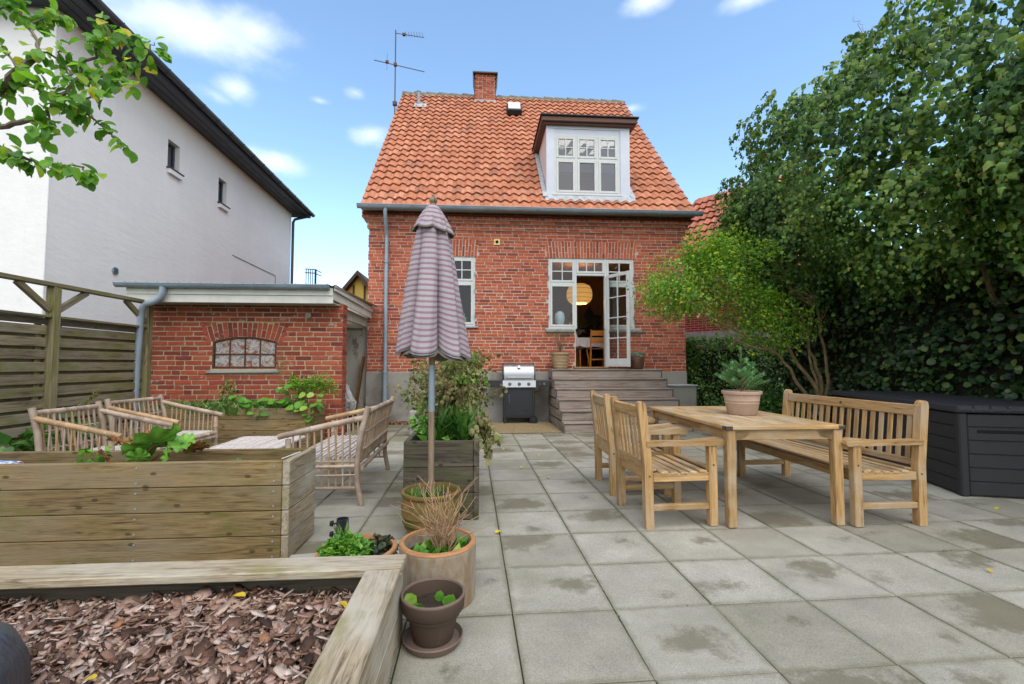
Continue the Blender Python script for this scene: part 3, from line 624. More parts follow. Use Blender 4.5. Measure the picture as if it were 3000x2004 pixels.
# TV aerial on the left gable
an = thing('tv_antenna', 'thin brown TV aerial mast rising beside the roof ridge', 'antenna', (-2.52, 13.2, 7.4))
MB().tube([(0, 0, 0), (0, 0, 3.65)], .017, 8).build('mast', M_brown_steel, an, True)
MB().tube([(-.62, -.0, 2.62+.09), (.85, 0, 2.62-.2)], .013, 6).build('aerial_boom', M_brown_steel, an)
MB().tube([(-.02, 0, 3.56), (.82, .1, 3.54)], .011, 6).build('aerial_boom', M_brown_steel, an)
for x, z in ((-.24, 2.67), (.24, 3.53)): MB().box((x, 0, z), (.09, .07, .08), None, .01).build('junction_box', M_brown_steel, an)
for x in (-.24,): MB().tube([(x, -.02, 2.42), (x, .02, 2.95)], .005, 5).build('aerial_rod', M_brown_steel, an)
for k in range(7): x = .3+.08*k; MB().tube([(x, -.1, 3.55), (x, .12, 3.55)], .005, 5).build('aerial_rod', M_brown_steel, an)
MB().box((0, 0, 1.42), (.12, .09, .12), None, .01).build('mast_clamp', M_brown_steel, an); MB().box((0, 0, 2.6), (.09, .08, .1), None, .01).build('mast_clamp', M_brown_steel, an)
for z in (.2, .9): MB().tube([(0, 0, z), (.2, 0, z)], .014, 6).build('wall_bracket', M_brown_steel, an)
# ================================================================ more materials
M_teak = m_wood('oiled teak', srgb(140,104,62), srgb(188,152,104), knots=False, rough=0.55, gscale=1.3, var=0.28, grey=srgb(172,154,128))
M_teak_z = m_wood('oiled teak upright', srgb(140,104,62), srgb(188,152,104), knots=False, rough=0.55, gscale=1.3, var=0.28, grey=srgb(172,154,128), axis='z')
M_teak_y = m_wood('oiled teak crossrail', srgb(140,104,62), srgb(188,152,104), knots=False, rough=0.55, gscale=1.3, var=0.28, grey=srgb(172,154,128), axis='y')
M_teak_pale = m_wood('weathered teak slat', srgb(142,110,74), srgb(194,164,122), knots=False, rough=0.65, gscale=1.3, var=0.25, grey=srgb(182,168,146))
M_bed = m_wood('greenish timber board', srgb(86,68,42), srgb(142,120,82), srgb(96,92,42), 0.30, True, 0.8, 1.8, srgb(126,112,88), var=0.3)
M_bed_grey = m_wood('silvered timber board', srgb(112,98,78), srgb(168,154,130), srgb(126,120,76), 0.2, False, 0.85, 2.4, srgb(176,170,156), var=0.12)
M_bed_dark = m_wood('dark damp and shaded timber', srgb(54,48,40), srgb(96,88,74), srgb(76,78,48), 0.35, True, 0.8, 1.0, var=0.2)
M_fence = m_wood('mossy fence board', srgb(96,86,66), srgb(142,130,104), srgb(108,110,56), 0.38, False, 0.85, 1.0, srgb(138,132,116), var=0.3)
M_fence_post = m_wood('green fence post', srgb(100,92,66), srgb(142,132,100), srgb(112,116,54), 0.45, False, 0.85)
M_step = m_wood('grey brown decking', srgb(108,94,84), srgb(156,140,128), knots=False, rough=0.7, gscale=0.8, grey=srgb(150,140,134), var=0.15)
M_step_edge = m_wood('decking nosing', srgb(70,62,58), srgb(112,104,98), knots=False, rough=0.7)
def m_bamboo(name, c1, c2):
    M = Mat(name, 0.5, 0.35); v = M.coords((1, 1, 1)); f = M.noise(v, 7, 5); c = M.ramp(f, [(0.3, c1), (0.68, c2)])
    c = M.mix(1, c, M.ramp(M.rnd(), [(0, g4(.78)), (1, g4(1.12))]), 'MULTIPLY'); c = M.mix(M.step(M.noise(v, 22, 6, .7), .6, .72, 0, .6), c, srgb(214,206,200)); M.col(c); return M.m
M_bamboo = m_bamboo('weathered bamboo', srgb(136,114,96), srgb(186,166,148)); M_bamboo_gold = m_bamboo('golden bamboo', srgb(152,118,82), srgb(186,154,116)); M_bamboo_pale = m_bamboo('pale bamboo slat', srgb(186,176,168), srgb(216,208,202))
M_tie = m_plain('rattan tie', srgb(196,182,164), .8, .2, 30)
M_plastic = m_plain('anthracite resin', srgb(42,42,45), 0.5, 0.1, 30, spec=0.4); M_plastic_lid = m_plain('anthracite resin lid', srgb(50,50,55), 0.5, 0.1, 30, spec=0.4)
M_grill_black = m_plain('black enamel', srgb(36,38,43), 0.35, 0.08, 8, spec=0.5); M_rubber = m_plain('black plastic', srgb(32,32,34), 0.5, .1, 20)
M_terra = Mat('limed terracotta', .85, .2); v_ = M_terra.coords()
M_terra.col(M_terra.mix(M_terra.step(M_terra.noise(M_terra.coords((1, 1, .45)), 7, 6, .65), .34, .58), srgb(128,106,84), srgb(150,140,122))); M_terra.bump(M_terra.noise(v_, 60, 4), .3, .004); M_terra = M_terra.m
M_terra_rim = m_plain('warm terracotta rim', srgb(168,122,82), .8, .2, 9); M_brown_pot = Mat('dark brown clay', .7, .3)
M_brown_pot.col(M_brown_pot.mix(M_brown_pot.step(M_brown_pot.noise(M_brown_pot.coords((1, 1, .3)), 9, 6, .7), .58, .75, 0, .7), srgb(74,60,50), srgb(122,106,92))); M_brown_pot = M_brown_pot.m
M_brown_rim = m_plain('pale brown clay rim', srgb(112,94,84), .65, .15, 12)
M_olive_pot = Mat('mossy ochre clay', .75, .25); M_olive_pot.col(M_olive_pot.mix(M_olive_pot.step(M_olive_pot.noise(M_olive_pot.coords(), 5, 5), .38, .62), srgb(122,92,52), srgb(88,82,38))); M_olive_pot = M_olive_pot.m
M_beige_pot = m_plain('beige ribbed clay', srgb(158,136,104), .8, .12, 10); M_rust_pot = m_plain('rust brown glaze', srgb(98,64,48), .4, .25, 6, spec=.5); M_pink_pot = m_plain('rosy clay', srgb(176,150,132), .85, .1, 9)
M_lamp_shade = Mat('lit paper shade', .9, .1).col(srgb(226,184,110)); M_lamp_shade.b.inputs['Emission Color'].default_value = (1.0, .52, .14, 1); M_lamp_shade.b.inputs['Emission Strength'].default_value = .2; M_lamp_shade = M_lamp_shade.m
M_bulb = Mat('glowing bulb').col((1, .8, .5, 1)); M_bulb.b.inputs['Emission Color'].default_value = (1, .72, .3, 1); M_bulb.b.inputs['Emission Strength'].default_value = 9; M_bulb = M_bulb.m
M_orange_wood = m_wood('orange lacquered wood', srgb(150,84,28), srgb(196,124,52), knots=False, rough=.4); M_cloth = m_plain('pale table cloth', srgb(206,206,208), .9, .06, 5)
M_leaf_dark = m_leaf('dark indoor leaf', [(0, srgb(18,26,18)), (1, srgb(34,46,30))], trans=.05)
M_twig = m_plain('dry twig', srgb(126,100,76), .85, .25, 30); M_stem = m_plain('green stem', srgb(96,116,52), .7, .2, 20)
M_leaf_fresh = m_leaf('fresh green leaf', [(0, srgb(64,110,34)), (.4, srgb(90,146,46)), (.8, srgb(112,164,58)), (1, srgb(150,176,74))])
M_leaf_mid = m_leaf('mid green leaf', [(0, srgb(44,82,32)), (.5, srgb(66,110,44)), (1, srgb(102,136,60))])
M_leaf_dry = m_leaf('withered leaf', [(0, srgb(104,94,58)), (.35, srgb(142,128,88)), (.6, srgb(108,118,62)), (.8, srgb(166,152,112)), (1, srgb(96,120,56))], rough=.8)
M_grassm = m_leaf('grass blade', [(0, srgb(64,98,40)), (.6, srgb(96,130,58)), (1, srgb(150,158,88))], vein=False)
M_yellow_leaf = m_leaf('fallen yellow leaf', [(0, srgb(206,176,40)), (.6, srgb(226,200,62)), (1, srgb(186,140,60))])

def part_tube(name, mat, parent, pts, rad, n=8): return MB().tube(pts, rad, n).build(name, mat, parent, True)
def lathe_part(name, mat, parent, prof, n=40, c=(0, 0, 0), cap=1): return MB().lathe(prof, n, c, cap).build(name, mat, parent, True)
def blades(parent, name, mat, n, base_r, h, lean=.5, wid=1.0, center=(0, 0, 0), kind='blade', hvar=.4):
    a = rng.uniform(0, 2*math.pi, n); r = base_r*np.sqrt(rng.uniform(0, 1, n)); p = np.stack([center[0]+r*np.cos(a), center[1]+r*np.sin(a), np.full(n, center[2])], 1)
    b = rng.uniform(0, 2*math.pi, n); l = lean*rng.uniform(.1, 1, n); y = np.stack([np.cos(b)*l, np.sin(b)*l, np.ones(n)], 1); z = np.stack([-np.cos(b), -np.sin(b), l], 1) + rdir(n)*.2
    return obj(name, leaves_mesh(name, p, y, z, h*rng.uniform(1-hvar, 1, n), kind), mat, parent)
def leaf_cloud(parent, name, mat, n, center, rad, size, kind='simple', droop=.3, shell=.4, up=.3):
    d = rdir(n); r = (shell + (1-shell)*rng.uniform(0, 1, n))[:, None]; p = np.array(center)+d*r*np.array(rad); y = d*.7 + rdir(n)*.6 + np.array([0, 0, -droop]); z = d*.6+np.array([0, 0, up])+rdir(n)*.5
    return obj(name, leaves_mesh(name, p, y, z, size*rng.uniform(.6, 1.15, n), kind), mat, parent)
def twigs(parent, name, mat, n, base, spread, h, r0=.004, kink=.06, base_r=.03, seg=4):
    mb = MB()
    for k in range(n):
        a = random.uniform(0, 6.283); s = random.uniform(.1, 1)*spread; hh = h*random.uniform(.5, 1); br = base_r*random.random(); pts = []
        for i in range(seg+1):
            t = i/seg; pts.append((base[0]+math.cos(a)*(br+s*t*t)+random.uniform(-kink, kink)*t*h*.5, base[1]+math.sin(a)*(br+s*t*t)+random.uniform(-kink, kink)*t*h*.5, base[2]+hh*t))
        mb.tube(pts, [r0*(1-.7*i/seg) for i in range(seg+1)], 5)
    return mb.build(name, mat, parent, True)

# ================================================================ inside the house
pl = thing('pendant_lamp', 'glowing round paper pendant lamp inside the open door', 'lamp', (2.5, 11.3, 2.72))
sh = lathe_part('lamp_shade', M_lamp_shade, pl, [(.19, .0), (.27, .05), (.315, .13), (.325, .24), (.305, .36), (.25, .45), (.17, .49), (.168, .488), (.245, .44), (.3, .355), (.319, .24), (.309, .13), (.265, .055), (.188, .006)], 40, (0, 0, 0), 0)
for z, r_ in ((.05, .272), (.13, .317), (.24, .327), (.36, .307), (.45, .252)): MB().tube([(r_*math.cos(R(a)), r_*math.sin(R(a)), z) for a in range(0, 361, 12)], .004, 5, False).build('rib', M_twig, sh)
lathe_part('bulb', M_bulb, pl, [(.012, -.05), (.035, -.03), (.045, 0), (.03, .04), (.015, .07)], 16, (0, 0, .2)); part_tube('cord', M_dark, pl, [(0, 0, .25), (0, 0, 1.03)], .006, 6)
ld = bpy.data.lights.new('lamp_glow', 'POINT'); ld.energy = 26; ld.color = (1, .62, .28); ld.shadow_soft_size = .12; lo = bpy.data.objects.new('lamp_glow', ld); COL.objects.link(lo); lo.parent = pl; lo.location = (0, 0, .12)
tb = thing('dining_table', 'table with pale cloth inside the open door', 'table', (2.75, 11.35, 1.10))
MB().b2(-.75, .75, -.4, .4, .70, .735, .004).build('tabletop', M_orange_wood, tb)
cl_ = MB(); cl_.b2(-.77, .77, -.42, .42, .736, .742); n = 40
per = [(-.775+1.55*i/n, -.425) for i in range(n+1)]
for i in range(n):
    f = lambda k: .012*math.sin(k*1.7); (xa, ya), (xb, yb2) = per[i], per[i+1]; cl_.add([(xa, ya, .742), (xb, yb2, .742), (xb, yb2-.02+f(i+1), .5+.02*math.sin(i*.4)), (xa, ya-.02+f(i), .5+.02*math.sin((i-1)*.4))], [(0,1,2,3)])
cl_.build('tablecloth', M_cloth, tb)
for x in (-.68, .68):
    for y in (-.34, .34): MB().b2(x-.03, x+.03, y-.03, y+.03, 0, .70).build('leg', M_orange_wood, tb)
wc = thing('wooden_chair', 'orange wooden slat-back chair just inside the open door', 'chair', (2.72, 10.45, 1.10))
for x in (-.2, .2):
    board('leg', wc, M_orange_wood, (x, -.16, 0), (x, -.26, .88), .03, .04, (0, 1, 0)); board('leg', wc, M_orange_wood, (x, -.14, .0), (x, .2, .44), .03, .035, (0, 1, 0)); board('leg', wc, M_orange_wood, (x*.9, .24, 0), (x*.9, -.1, .42), .03, .03, (0, 1, 0))
for z in (.80, .63): board('back_slat', wc, M_orange_wood, (-.2, -.25+.02*(z-.8), z), (.2, -.25, z), .02, .12, (0, 0, 1))
board('seat', wc, M_orange_wood, (-.2, .02, .45), (.2, .02, .45), .38, .02); board('stretcher', wc, M_orange_wood, (-.2, -.17, .2), (.2, -.17, .2), .02, .03)
wsx = thing('shell_chair', 'pale shell chair with wooden legs at the dining table', 'chair', (2.37, 10.75, 1.10), R(40))
mb = MB(); n = 10; vs = []
for i in range(n+1):
    for j in range(n+1):
        u, t = -1+2*i/n, j/n; x = .24*u*(1-.15*t); y = -.2+.42*min(t*2, 1) if t < .5 else .22+.12*(t-.5)*2; z = .43+.04*u*u+.06*(1-min(1, t*2))**2 if t < .5 else .43+.42*(t-.5)*2+.03*u*u; vs.append((x, y-.09*u*u*(1 if t > .5 else 0), z))
mb.add(vs, [(i*(n+1)+j, (i+1)*(n+1)+j, (i+1)*(n+1)+j+1, i*(n+1)+j+1) for i in range(n) for j in range(n)]); mb.build('seat_shell', M_cloth, wsx, True)
for x in (-.2, .2):
    for y in (-.18, .2): part_tube('leg', M_orange_wood, wsx, [(x*.6, y*.6, .43), (x, y, 0)], [.016, .011], 8)
hp = thing('house_plant', 'dark leafy pot plant silhouetted inside the open door', 'plant', (3.2, 12.9, 1.10))
lathe_part('pot', M_dark, hp, [(.12, 0), (.17, .3), (.18, .32), (.15, .32)], 20); leaf_cloud(hp, 'foliage', M_leaf_dark, 60, (0, 0, .8), (.3, .25, .4), .3, 'round')
mb = MB().tube([(0, 0, .3), (-.05, 0, 1.0), (-.1, 0, 1.25)], .012, 6); mb.build('stem', M_leaf_dark, hp)
obj('large_leaf', leaves_mesh('large_leaf', [(-.1, 0, 1.25)]*5, [(-1, -.1, .1), (.15, 0, 1), (.9, 0, .55), (-.7, 0, -.6), (.6, -.2, -.5)], [(0, -1, .3), (.3, -1, 0), (0, -1, .4), (0, -1, .2), (0, -1, .3)], [.5, .55, .5, .5, .4], 'simple'), M_leaf_dark, hp)
fv = thing('flower_vase', 'dark vase of small flowers on the indoor table', 'vase', (2.32, 11.3, 1.842))
lathe_part('vase', M_dark, fv, [(.05, 0), (.07, .1), (.05, .2), (.06, .22)], 20); leaf_cloud(fv, 'foliage', M_leaf_dark, 90, (0, 0, .3), (.16, .16, .15), .06); leaf_cloud(fv, 'petals', M_cloth, 30, (0, 0, .36), (.17, .17, .12), .025, 'round')
sv = thing('lattice_vase', 'pale blue lattice vase on the window ledge by the door', 'vase', (1.74, 9.86, 2.055))
lathe_part('vase', m_plain('pale blue glaze', srgb(150,172,182), .4, .1, 10), sv, [(.07, 0), (.09, .05), (.105, .14), (.09, .24), (.055, .285), (.06, .30), (.05, .295)], 28)
mb = MB()
for k in range(14):
    for s_ in (1, -1):
        pts = []
        for i in range(9):
            t = i/8; a = k*2*math.pi/14 + s_*t*1.6; r_ = np.interp(.02+t*.24, [0, .05, .14, .24, .285], [.07, .09, .105, .09, .055])+.003; pts.append((r_*math.cos(a), r_*math.sin(a), .02+t*.24))
        mb.tube(pts, .003, 4)
mb.build('lattice', M_white, sv)
bk_ = thing('book_stack', 'stack of pale books under the lattice vase', 'books', (1.76, 9.87, 2.0)); [board('book', bk_, m_plain('book cover %d' % k, c, .7), (-.14+.02*k, 0, .013+.027*k), (.14+.01*k, 0, .013+.027*k), .17, .025) for k, c in enumerate((srgb(196,202,198), srgb(222,220,212)))]
MB().b2(1.46, 2.02, 9.72, 9.98, 1.965, 1.998).build('window_board', M_white, None); tag(bpy.data.objects['window_board'], 'white inner ledge of the window left of the door', 'ledge')
sp = thing('soap_bottle', 'pale green pump bottle on the kitchen window ledge', 'bottle', (-.34, 9.84, 2.03)); MB().box((0, 0, .09), (.08, .06, .18), None, .012).build('body', m_plain('pale green plastic', srgb(150,186,160), .4), sp); part_tube('pump', M_white, sp, [(0, 0, .18), (0, 0, .25), (-.03, 0, .25)], .008, 6)
MB().b2(-1.19, -.12, 9.72, 9.95, 1.995, 2.028).build('window_board', M_white, None); tag(bpy.data.objects['window_board.001'], 'white inner ledge of the kitchen window', 'ledge')

# ================================================================ terrace steps, bulkhead, mat
st = thing('wooden_steps', 'six wide grey-brown wooden steps up to the terrace door', 'steps', (2.6, 7.85, 0))
SX0, SX1 = -1.14, 1.14; RI = .182; TR = .27
for k in range(6):
    y = TR*k; z = RI*k; yend = y+TR+.02 if k < 5 else 1.735
    board('riser_board', st, M_step, (SX0+.004, y+.016, z+RI/2-.012), (SX1-.004, y+.016, z+RI/2-.012), .026, RI-.03, (0, 0, 1), .003)
    d = (yend-y)
    nb = 2 if k < 5 else 3
    for i in range(nb):
        a = y-.012+d*i/nb; b = y-.012+d*(i+1)/nb-.005; board('tread_board', st, M_step, (SX0-.012, (a+b)/2, z+RI-.013), (SX1+.012, (a+b)/2, z+RI-.013), b-a, .024, (0, 0, 1), .004)
    board('nosing_strip', st, M_step_edge, (SX0-.004, y-.001, z+RI-.032), (SX1+.004, y-.001, z+RI-.032), .012, .012, (0, 0, 1), .002)
    for x in (SX0-.004, SX1+.004):
        board('side_board', st, M_step, (x, y+.03, z+RI/2-.012), (x, 1.735, z+RI/2-.012), .024, RI-.028, (0, 0, 1), .003); board('end_trim', st, M_step_edge, (x, y+.004, z+.004), (x, y+.004, z+RI-.028), .02, .03, (0, 1, 0), .002)
cbh = thing('concrete_bulkhead', 'low grey concrete cellar bulkhead with metal lid beside the steps', 'bulkhead', (4.12, 9.36, 0))
MB().b2(-.35, .35, -.2, .222, 0, .74, .008).build('concrete_block', M_concrete, cbh); MB().b2(-.37, .37, -.23, .222, .742, .765, .004).build('metal_lid', M_zinc_pale, cbh)
mt = thing('outdoor_mat', 'coarse brown coir mat spread under the barbecue', 'mat', (.64, 8.62, .003), R(.8)); M_mat = m_plain('coir mat', srgb(142,124,92), .95, .3, 40, bump=1.0); MB().box((0, 0, .006), (1.56, 1.46, .012), None, .004).build('mat_sheet', M_mat, mt)
mb = MB()
for k in range(60): mb.box((-.77+1.54*k/59, -.745, .005), (.012, .035, .006), (0, 0, random.uniform(-.4, .4)))
stuff(mb.build('fringe', M_mat, mt))

# ================================================================ barbecue
gr = thing('gas_barbecue', 'black and steel gas barbecue against the house wall', 'barbecue', (.78, 9.3, 0))
bd = MB().b2(-.31, .31, -.19, .2, .12, .72, .008).build('cabinet', M_grill_black, gr); MB().b2(-.27, .27, -.202, -.191, .16, .68, .008).build('door', M_grill_black, bd)
part_tube('door_handle', M_steel, bd, [(-.2, -.2, .42), (-.2, -.225, .42), (-.2, -.225, .58), (-.2, -.2, .58)], .008, 8)
pn = MB().prism([(-.245, .735), (-.215, .87), (.2, .87), (.2, .735)], 'x', -.33, .33).build('control_panel', M_steel, gr)
MB().b2(-.315, .315, -.2, .2, .722, .734).build('drip_shelf', M_grill_black, gr)
prof = [(-.2, .872), (-.205, .98), (-.17, 1.1), (-.1, 1.18), (0, 1.21), (.12, 1.19), (.2, 1.1), (.21, .872)]
ld_ = MB().prism(prof, 'x', -.30, .30).build('lid', M_steel, gr, True); MB().prism([(a*1.02, b if b < .9 else b*1.004) for a, b in prof], 'x', -.325, -.301).build('lid_end', M_grill_black, ld_); MB().prism([(a*1.02, b if b < .9 else b*1.004) for a, b in prof], 'x', .301, .325).build('lid_end', M_grill_black, ld_)
part_tube('lid_handle', M_steel, ld_, [(-.24, -.2, .93), (-.24, -.26, .93), (.24, -.26, .93), (.24, -.2, .93)], .012, 8); MB().lathe([(.03, 0), (.033, .01), (.03, .018)], 18).build('thermometer', M_steel, ld_, True, (.0, -.17, 1.135), (R(65), 0, 0))
for x in (-.19, 0, .19): k_ = MB().lathe([(.034, 0), (.034, .01), (.026, .03), (.024, .035)], 18).build('knob', M_steel, pn, True, (x, -.228, .80), (R(102), 0, 0))
for s_ in (-1, 1):
    sf = MB().b2(s_*.335, s_*.62, -.2, .18, .845, .868, .005).b2(s_*.335, s_*.62, -.225, -.2, .74, .868, .005).build('side_shelf', M_grill_black, gr)
    if s_ > 0:
        for x, r_ in ((.50, .03), (.42, .014)): MB().lathe([(r_, 0), (r_, .01), (r_*.75, .03)], 16).build('knob', M_steel, sf, True, (x, -.227, .80), (R(96), 0, 0))
for x in (-.28, .28):
    for y in (-.16, .17): MB().b2(x-.025, x+.025, y-.02, y+.02, .0 if x < 0 else .04, .12, .004).build('leg', M_grill_black, gr)
MB().tube([(.29, -.18, .085), (.29, .19, .085)], .008, 8).build('axle', M_steel, gr)
for y in (-.215, .2):
    wh = MB().tube([(.29, y, .085), (.29, y+.04, .085)], .085, 24).build('wheel', M_rubber, gr, True)
    rim = MB().tube([(.29, y-.002, .085), (.29, y+.0, .085)], .062, 20)
    rm_ = MB()
    for a in range(5): rm_.box((.29+.035*math.cos(a*1.2566), y-.004, .085+.035*math.sin(a*1.2566)), (.055, .006, .014), (0, -a*1.2566, 0))
    rm_.lathe([(.014, 0), (.014, .01)], 12, (.29, y-.002, .085)); rm_.build('spokes', M_plastic_lid, wh)
part_tube('gas_hose', m_plain('orange gas hose', srgb(176,70,40), .6), gr, [(.4, 0, .8), (.45, 0, .68), (.38, .05, .62), (.33, .1, .6)], .009, 6)

# ================================================================ teak garden furniture
def arm_poly(): return [(-.27, -.025), (.02, -.028), (.16, -.03), (.27, -.03), (.325, -.034), (.345, -.012), (.335, .012), (.29, .026), (.2, .018), (.05, .004), (-.27, .012)]
def teak_seat(name, label, cat, loc, rz, W, nback, group=None):
    t = thing(name, label, cat, loc, rz, group); h = W/2
    for s_ in (-1, 1):
        y = s_*(h-.032)
        o = MB(); o.prism([(-.28, 0), (-.218, 0), (-.225, .45), (-.268, .88), (-.278, .91), (-.30, .925), (-.325, .915), (-.33, .88), (-.287, .45)], 'y', y-.03, y+.03).build('leg', M_teak_z, t)
        MB().b2(.215, .28, y-.03, y+.03, 0, .592, .006).build('leg', M_teak_z, t)
        MB().prism([(a, b+.622) for a, b in arm_poly()], 'y', y-.04, y+.04).build('armrest', M_teak, t)
        MB().b2(-.218, .215, y-.022, y+.022, .335, .395, .004).build('seat_rail', M_teak, t); MB().b2(-.222, .215, y-.02, y+.02, .125, .17, .004).build('stretcher', M_teak, t)
        for x, z in ((.248, .45), (-.25, .38)): MB().b2(x-.007, x+.007, y+s_*.0305-.001, y+s_*.0305+.001, z-.007, z+.007).build('peg', M_bed_dark, t)
    MB().b2(.22, .262, -h+.064, h-.064, .325, .395, .004).build('seat_rail', M_teak_y, t); MB().b2(-.262, -.228, -h+.064, h-.064, .335, .41, .004).build('seat_rail', M_teak_y, t)
    for k in range(7):
        x = .245-.075*k; z = .413-.02*math.sin(math.pi*k/6.5)+(.006 if k == 0 else 0); o = board('seat_slat', t, M_teak_pale, (x, -h+.06 if k in (0, 6) else -h+.006, z), (x, h-.06 if k in (0, 6) else h-.006, z), .06, .02, (.16*math.cos(math.pi*k/6.5), 0, 1), .004)
    board('top_rail', t, M_teak, (-.293, -h+.062, .845), (-.293, h-.062, .845), .032, .085, (-.1, 0, 1), .006); board('back_rail', t, M_teak, (-.253, -h+.062, .455), (-.253, h-.062, .455), .028, .05, (-.1, 0, 1), .004)
    for k in range(nback):
        y = -h+.075+(W-.15)*(k+.5)/nback; board('back_slat', t, M_teak, (-.255, y, .478), (-.291, y, .808), .012, .043 if W > 1 else .038, (0, 1, 0), .003)
    MB().b2(-.279, -.276, -.012, .012, .835, .86).build('peg', M_bed_dark, t)
    return t
teak_seat('teak_armchair', 'slatted teak armchair nearest the camera at the garden table', 'chair', (1.468, 3.60, 0), R(3), .62, 6, 'teak armchairs')
teak_seat('teak_armchair', 'slatted teak armchair farther away, behind the nearer one', 'chair', (1.475, 4.42, 0), R(-1), .62, 6, 'teak armchairs')
teak_seat('teak_bench', 'long slatted teak bench in front of the black storage box', 'bench', (3.035, 3.99, 0), R(180), 1.56, 17)
tt = thing('teak_table', 'rectangular slatted teak garden table', 'table', (2.268, 4.03, 0), R(-.4)); TX, TY = .458, .785
for sx in (-1, 1):
    for sy in (-1, 1):
        MB().box((sx*(TX-.045), sy*(TY-.045), .355), (.066, .066, .71), None, .006).build('leg', M_teak_z, tt)
        for dx, dy in ((1, 0), (0, 1)):
            x, y = sx*(TX-.045), sy*(TY-.045); poly = [(0, .70), (.12, .70), (.09, .655), (.0, .63)]
            if dx: MB().prism([(x-sx*(.034+a), z) for a, z in poly], 'y', y-.012, y+.012).build('bracket', M_teak, tt)
    MB().b2(sx*(TX-.045)-.012, sx*(TX-.045)+.012, -TY+.08, TY-.08, .635, .71, .003).build('apron', M_teak_y, tt); MB().b2(-TX+.08, TX-.08, sx*(TY-.045)-.012, sx*(TY-.045)+.012, .635, .71, .003).build('apron', M_teak, tt)
    board('top_edge', tt, M_teak, (sx*(TX-.04), -TY+.088, .727), (sx*(TX-.04), TY-.088, .727), .08, .03, (0, 0, 1), .005); board('top_edge', tt, M_teak, (-TX, sx*(TY-.043), .727), (TX, sx*(TY-.043), .727), .086, .03, (0, 0, 1), .005)
    for sy in (-1,): MB().b2(sx*(TX-.05), sx*(TX+.003), -TY-.003, -TY+.06, .714, .741, .003).build('corner_cap', M_bed_dark, tt)
for k in range(9):
    x = -TX+.083+(2*TX-.166)*(k+.5)/9; wd = (2*TX-.166)/9-.006
    for y0, y1 in ((-TY+.089, -.004), (.004, TY-.089)): board('top_slat', tt, M_teak_pale, (x, y0, .726), (x, y1, .726), wd, .026, (0, 0, 1), .003)
pp_ = thing('spruce_pot', 'rosy clay pot with a small blue-green spruce on the teak table', 'potted plant', (2.39, 4.03, .742))
lathe_part('pot', M_pink_pot, pp_, [(.118, 0), (.122, .004), (.142, .1), (.144, .104), (.142, .108), (.146, .125), (.148, .129), (.146, .133), (.155, .182), (.168, .185), (.17, .208), (.165, .212), (.152, .21), (.148, .18)], 44); MB().lathe([(.148, .19), (.02, .195)], 20).build('soil', M_soil, pp_)
M_spruce = m_leaf('spruce needles', [(0, srgb(56,108,64)), (.5, srgb(98,158,96)), (1, srgb(164,204,138))], trans=.15, vein=False)
P_, Y_, Z_ = [], [], []; mb = MB().tube([(0, 0, .19), (.004, 0, .45), (0, 0, .56)], [.012, .008, .004], 6)
def needle_twig(p0, p1, n):
    p0, p1 = np.array(p0), np.array(p1); ax = (p1-p0)/np.linalg.norm(p1-p0)
    for i in range(n):
        t = random.random(); r_ = np.cross(ax, rdir(1)[0]); r_ /= np.linalg.norm(r_)+1e-6; P_.append(p0+(p1-p0)*t); Y_.append(r_*.9+ax*.75+np.array([0, 0, .15])); Z_.append(ax)
needle_twig((0, 0, .3), (0, 0, .60), 520)
for k in range(40):
    t = random.random()**1.2; z = .20+.27*t; a = random.uniform(0, 6.283); ln = (.17*(1-t)**.8+.05)*random.uniform(.75, 1.1); e = (math.cos(a)*ln, math.sin(a)*ln, z+ln*random.uniform(.4, .7)); mb.tube([(0, 0, z), e], [.005, .002], 5); needle_twig((e[0]*.15, e[1]*.15, z+.15*(e[2]-z)), e, 340)
mb.build('trunk', M_twig, pp_); n = len(P_); o_ = obj('needles', leaves_mesh('needles', P_, Y_, Z_, .036*rng.uniform(.7, 1.1, n), 'needle'), M_spruce, pp_)

# ================================================================ storage box
sbx = thing('storage_box', 'large anthracite plank-pattern garden storage box by the hedge', 'storage box', (4.36, 3.89, 0), R(-16.7))
BW, BL, BH = .98, 2.42, .755
MB().b2(.02, BW-.02, .02, BL-.02, .01, BH-.02).build('body_core', M_plastic, sbx)
for x in (0, BW-.07):
    for y in (0, BL-.07): MB().b2(x, x+.07, y, y+.07, 0, BH, .012).build('corner_post', M_plastic, sbx)
npk = 6; ph = (BH-.02)/npk
for k in range(npk):
    z0 = .012+k*ph
    for x in (.008, BW-.028): MB().b2(x, x+.02, .071, BL-.071, z0+.004, z0+ph-.004, .006).build('side_plank', M_plastic, sbx)
    for y in (.008, BL-.028):
        MB().b2(.071, BW-.071, y, y+.02, z0+.004, z0+ph-.004, .006).build('end_plank', M_plastic, sbx)
MB().b2(.14, BW-.3, .004, .012, .572, .602, .004).build('handle_slot', M_dark, sbx)
MB().b2(-.025, BW+.025, -.025, BL+.02, BH+.001, BH+.045, .012).build('lid', M_plastic_lid, sbx)
for k in range(8): w_ = (BW+.05)/8; x = -.025+k*w_; MB().b2(x+.004, x+w_-.004, -.032, BL+.027, BH+.012, BH+.066, .012).build('lid_plank', M_plastic_lid, sbx)

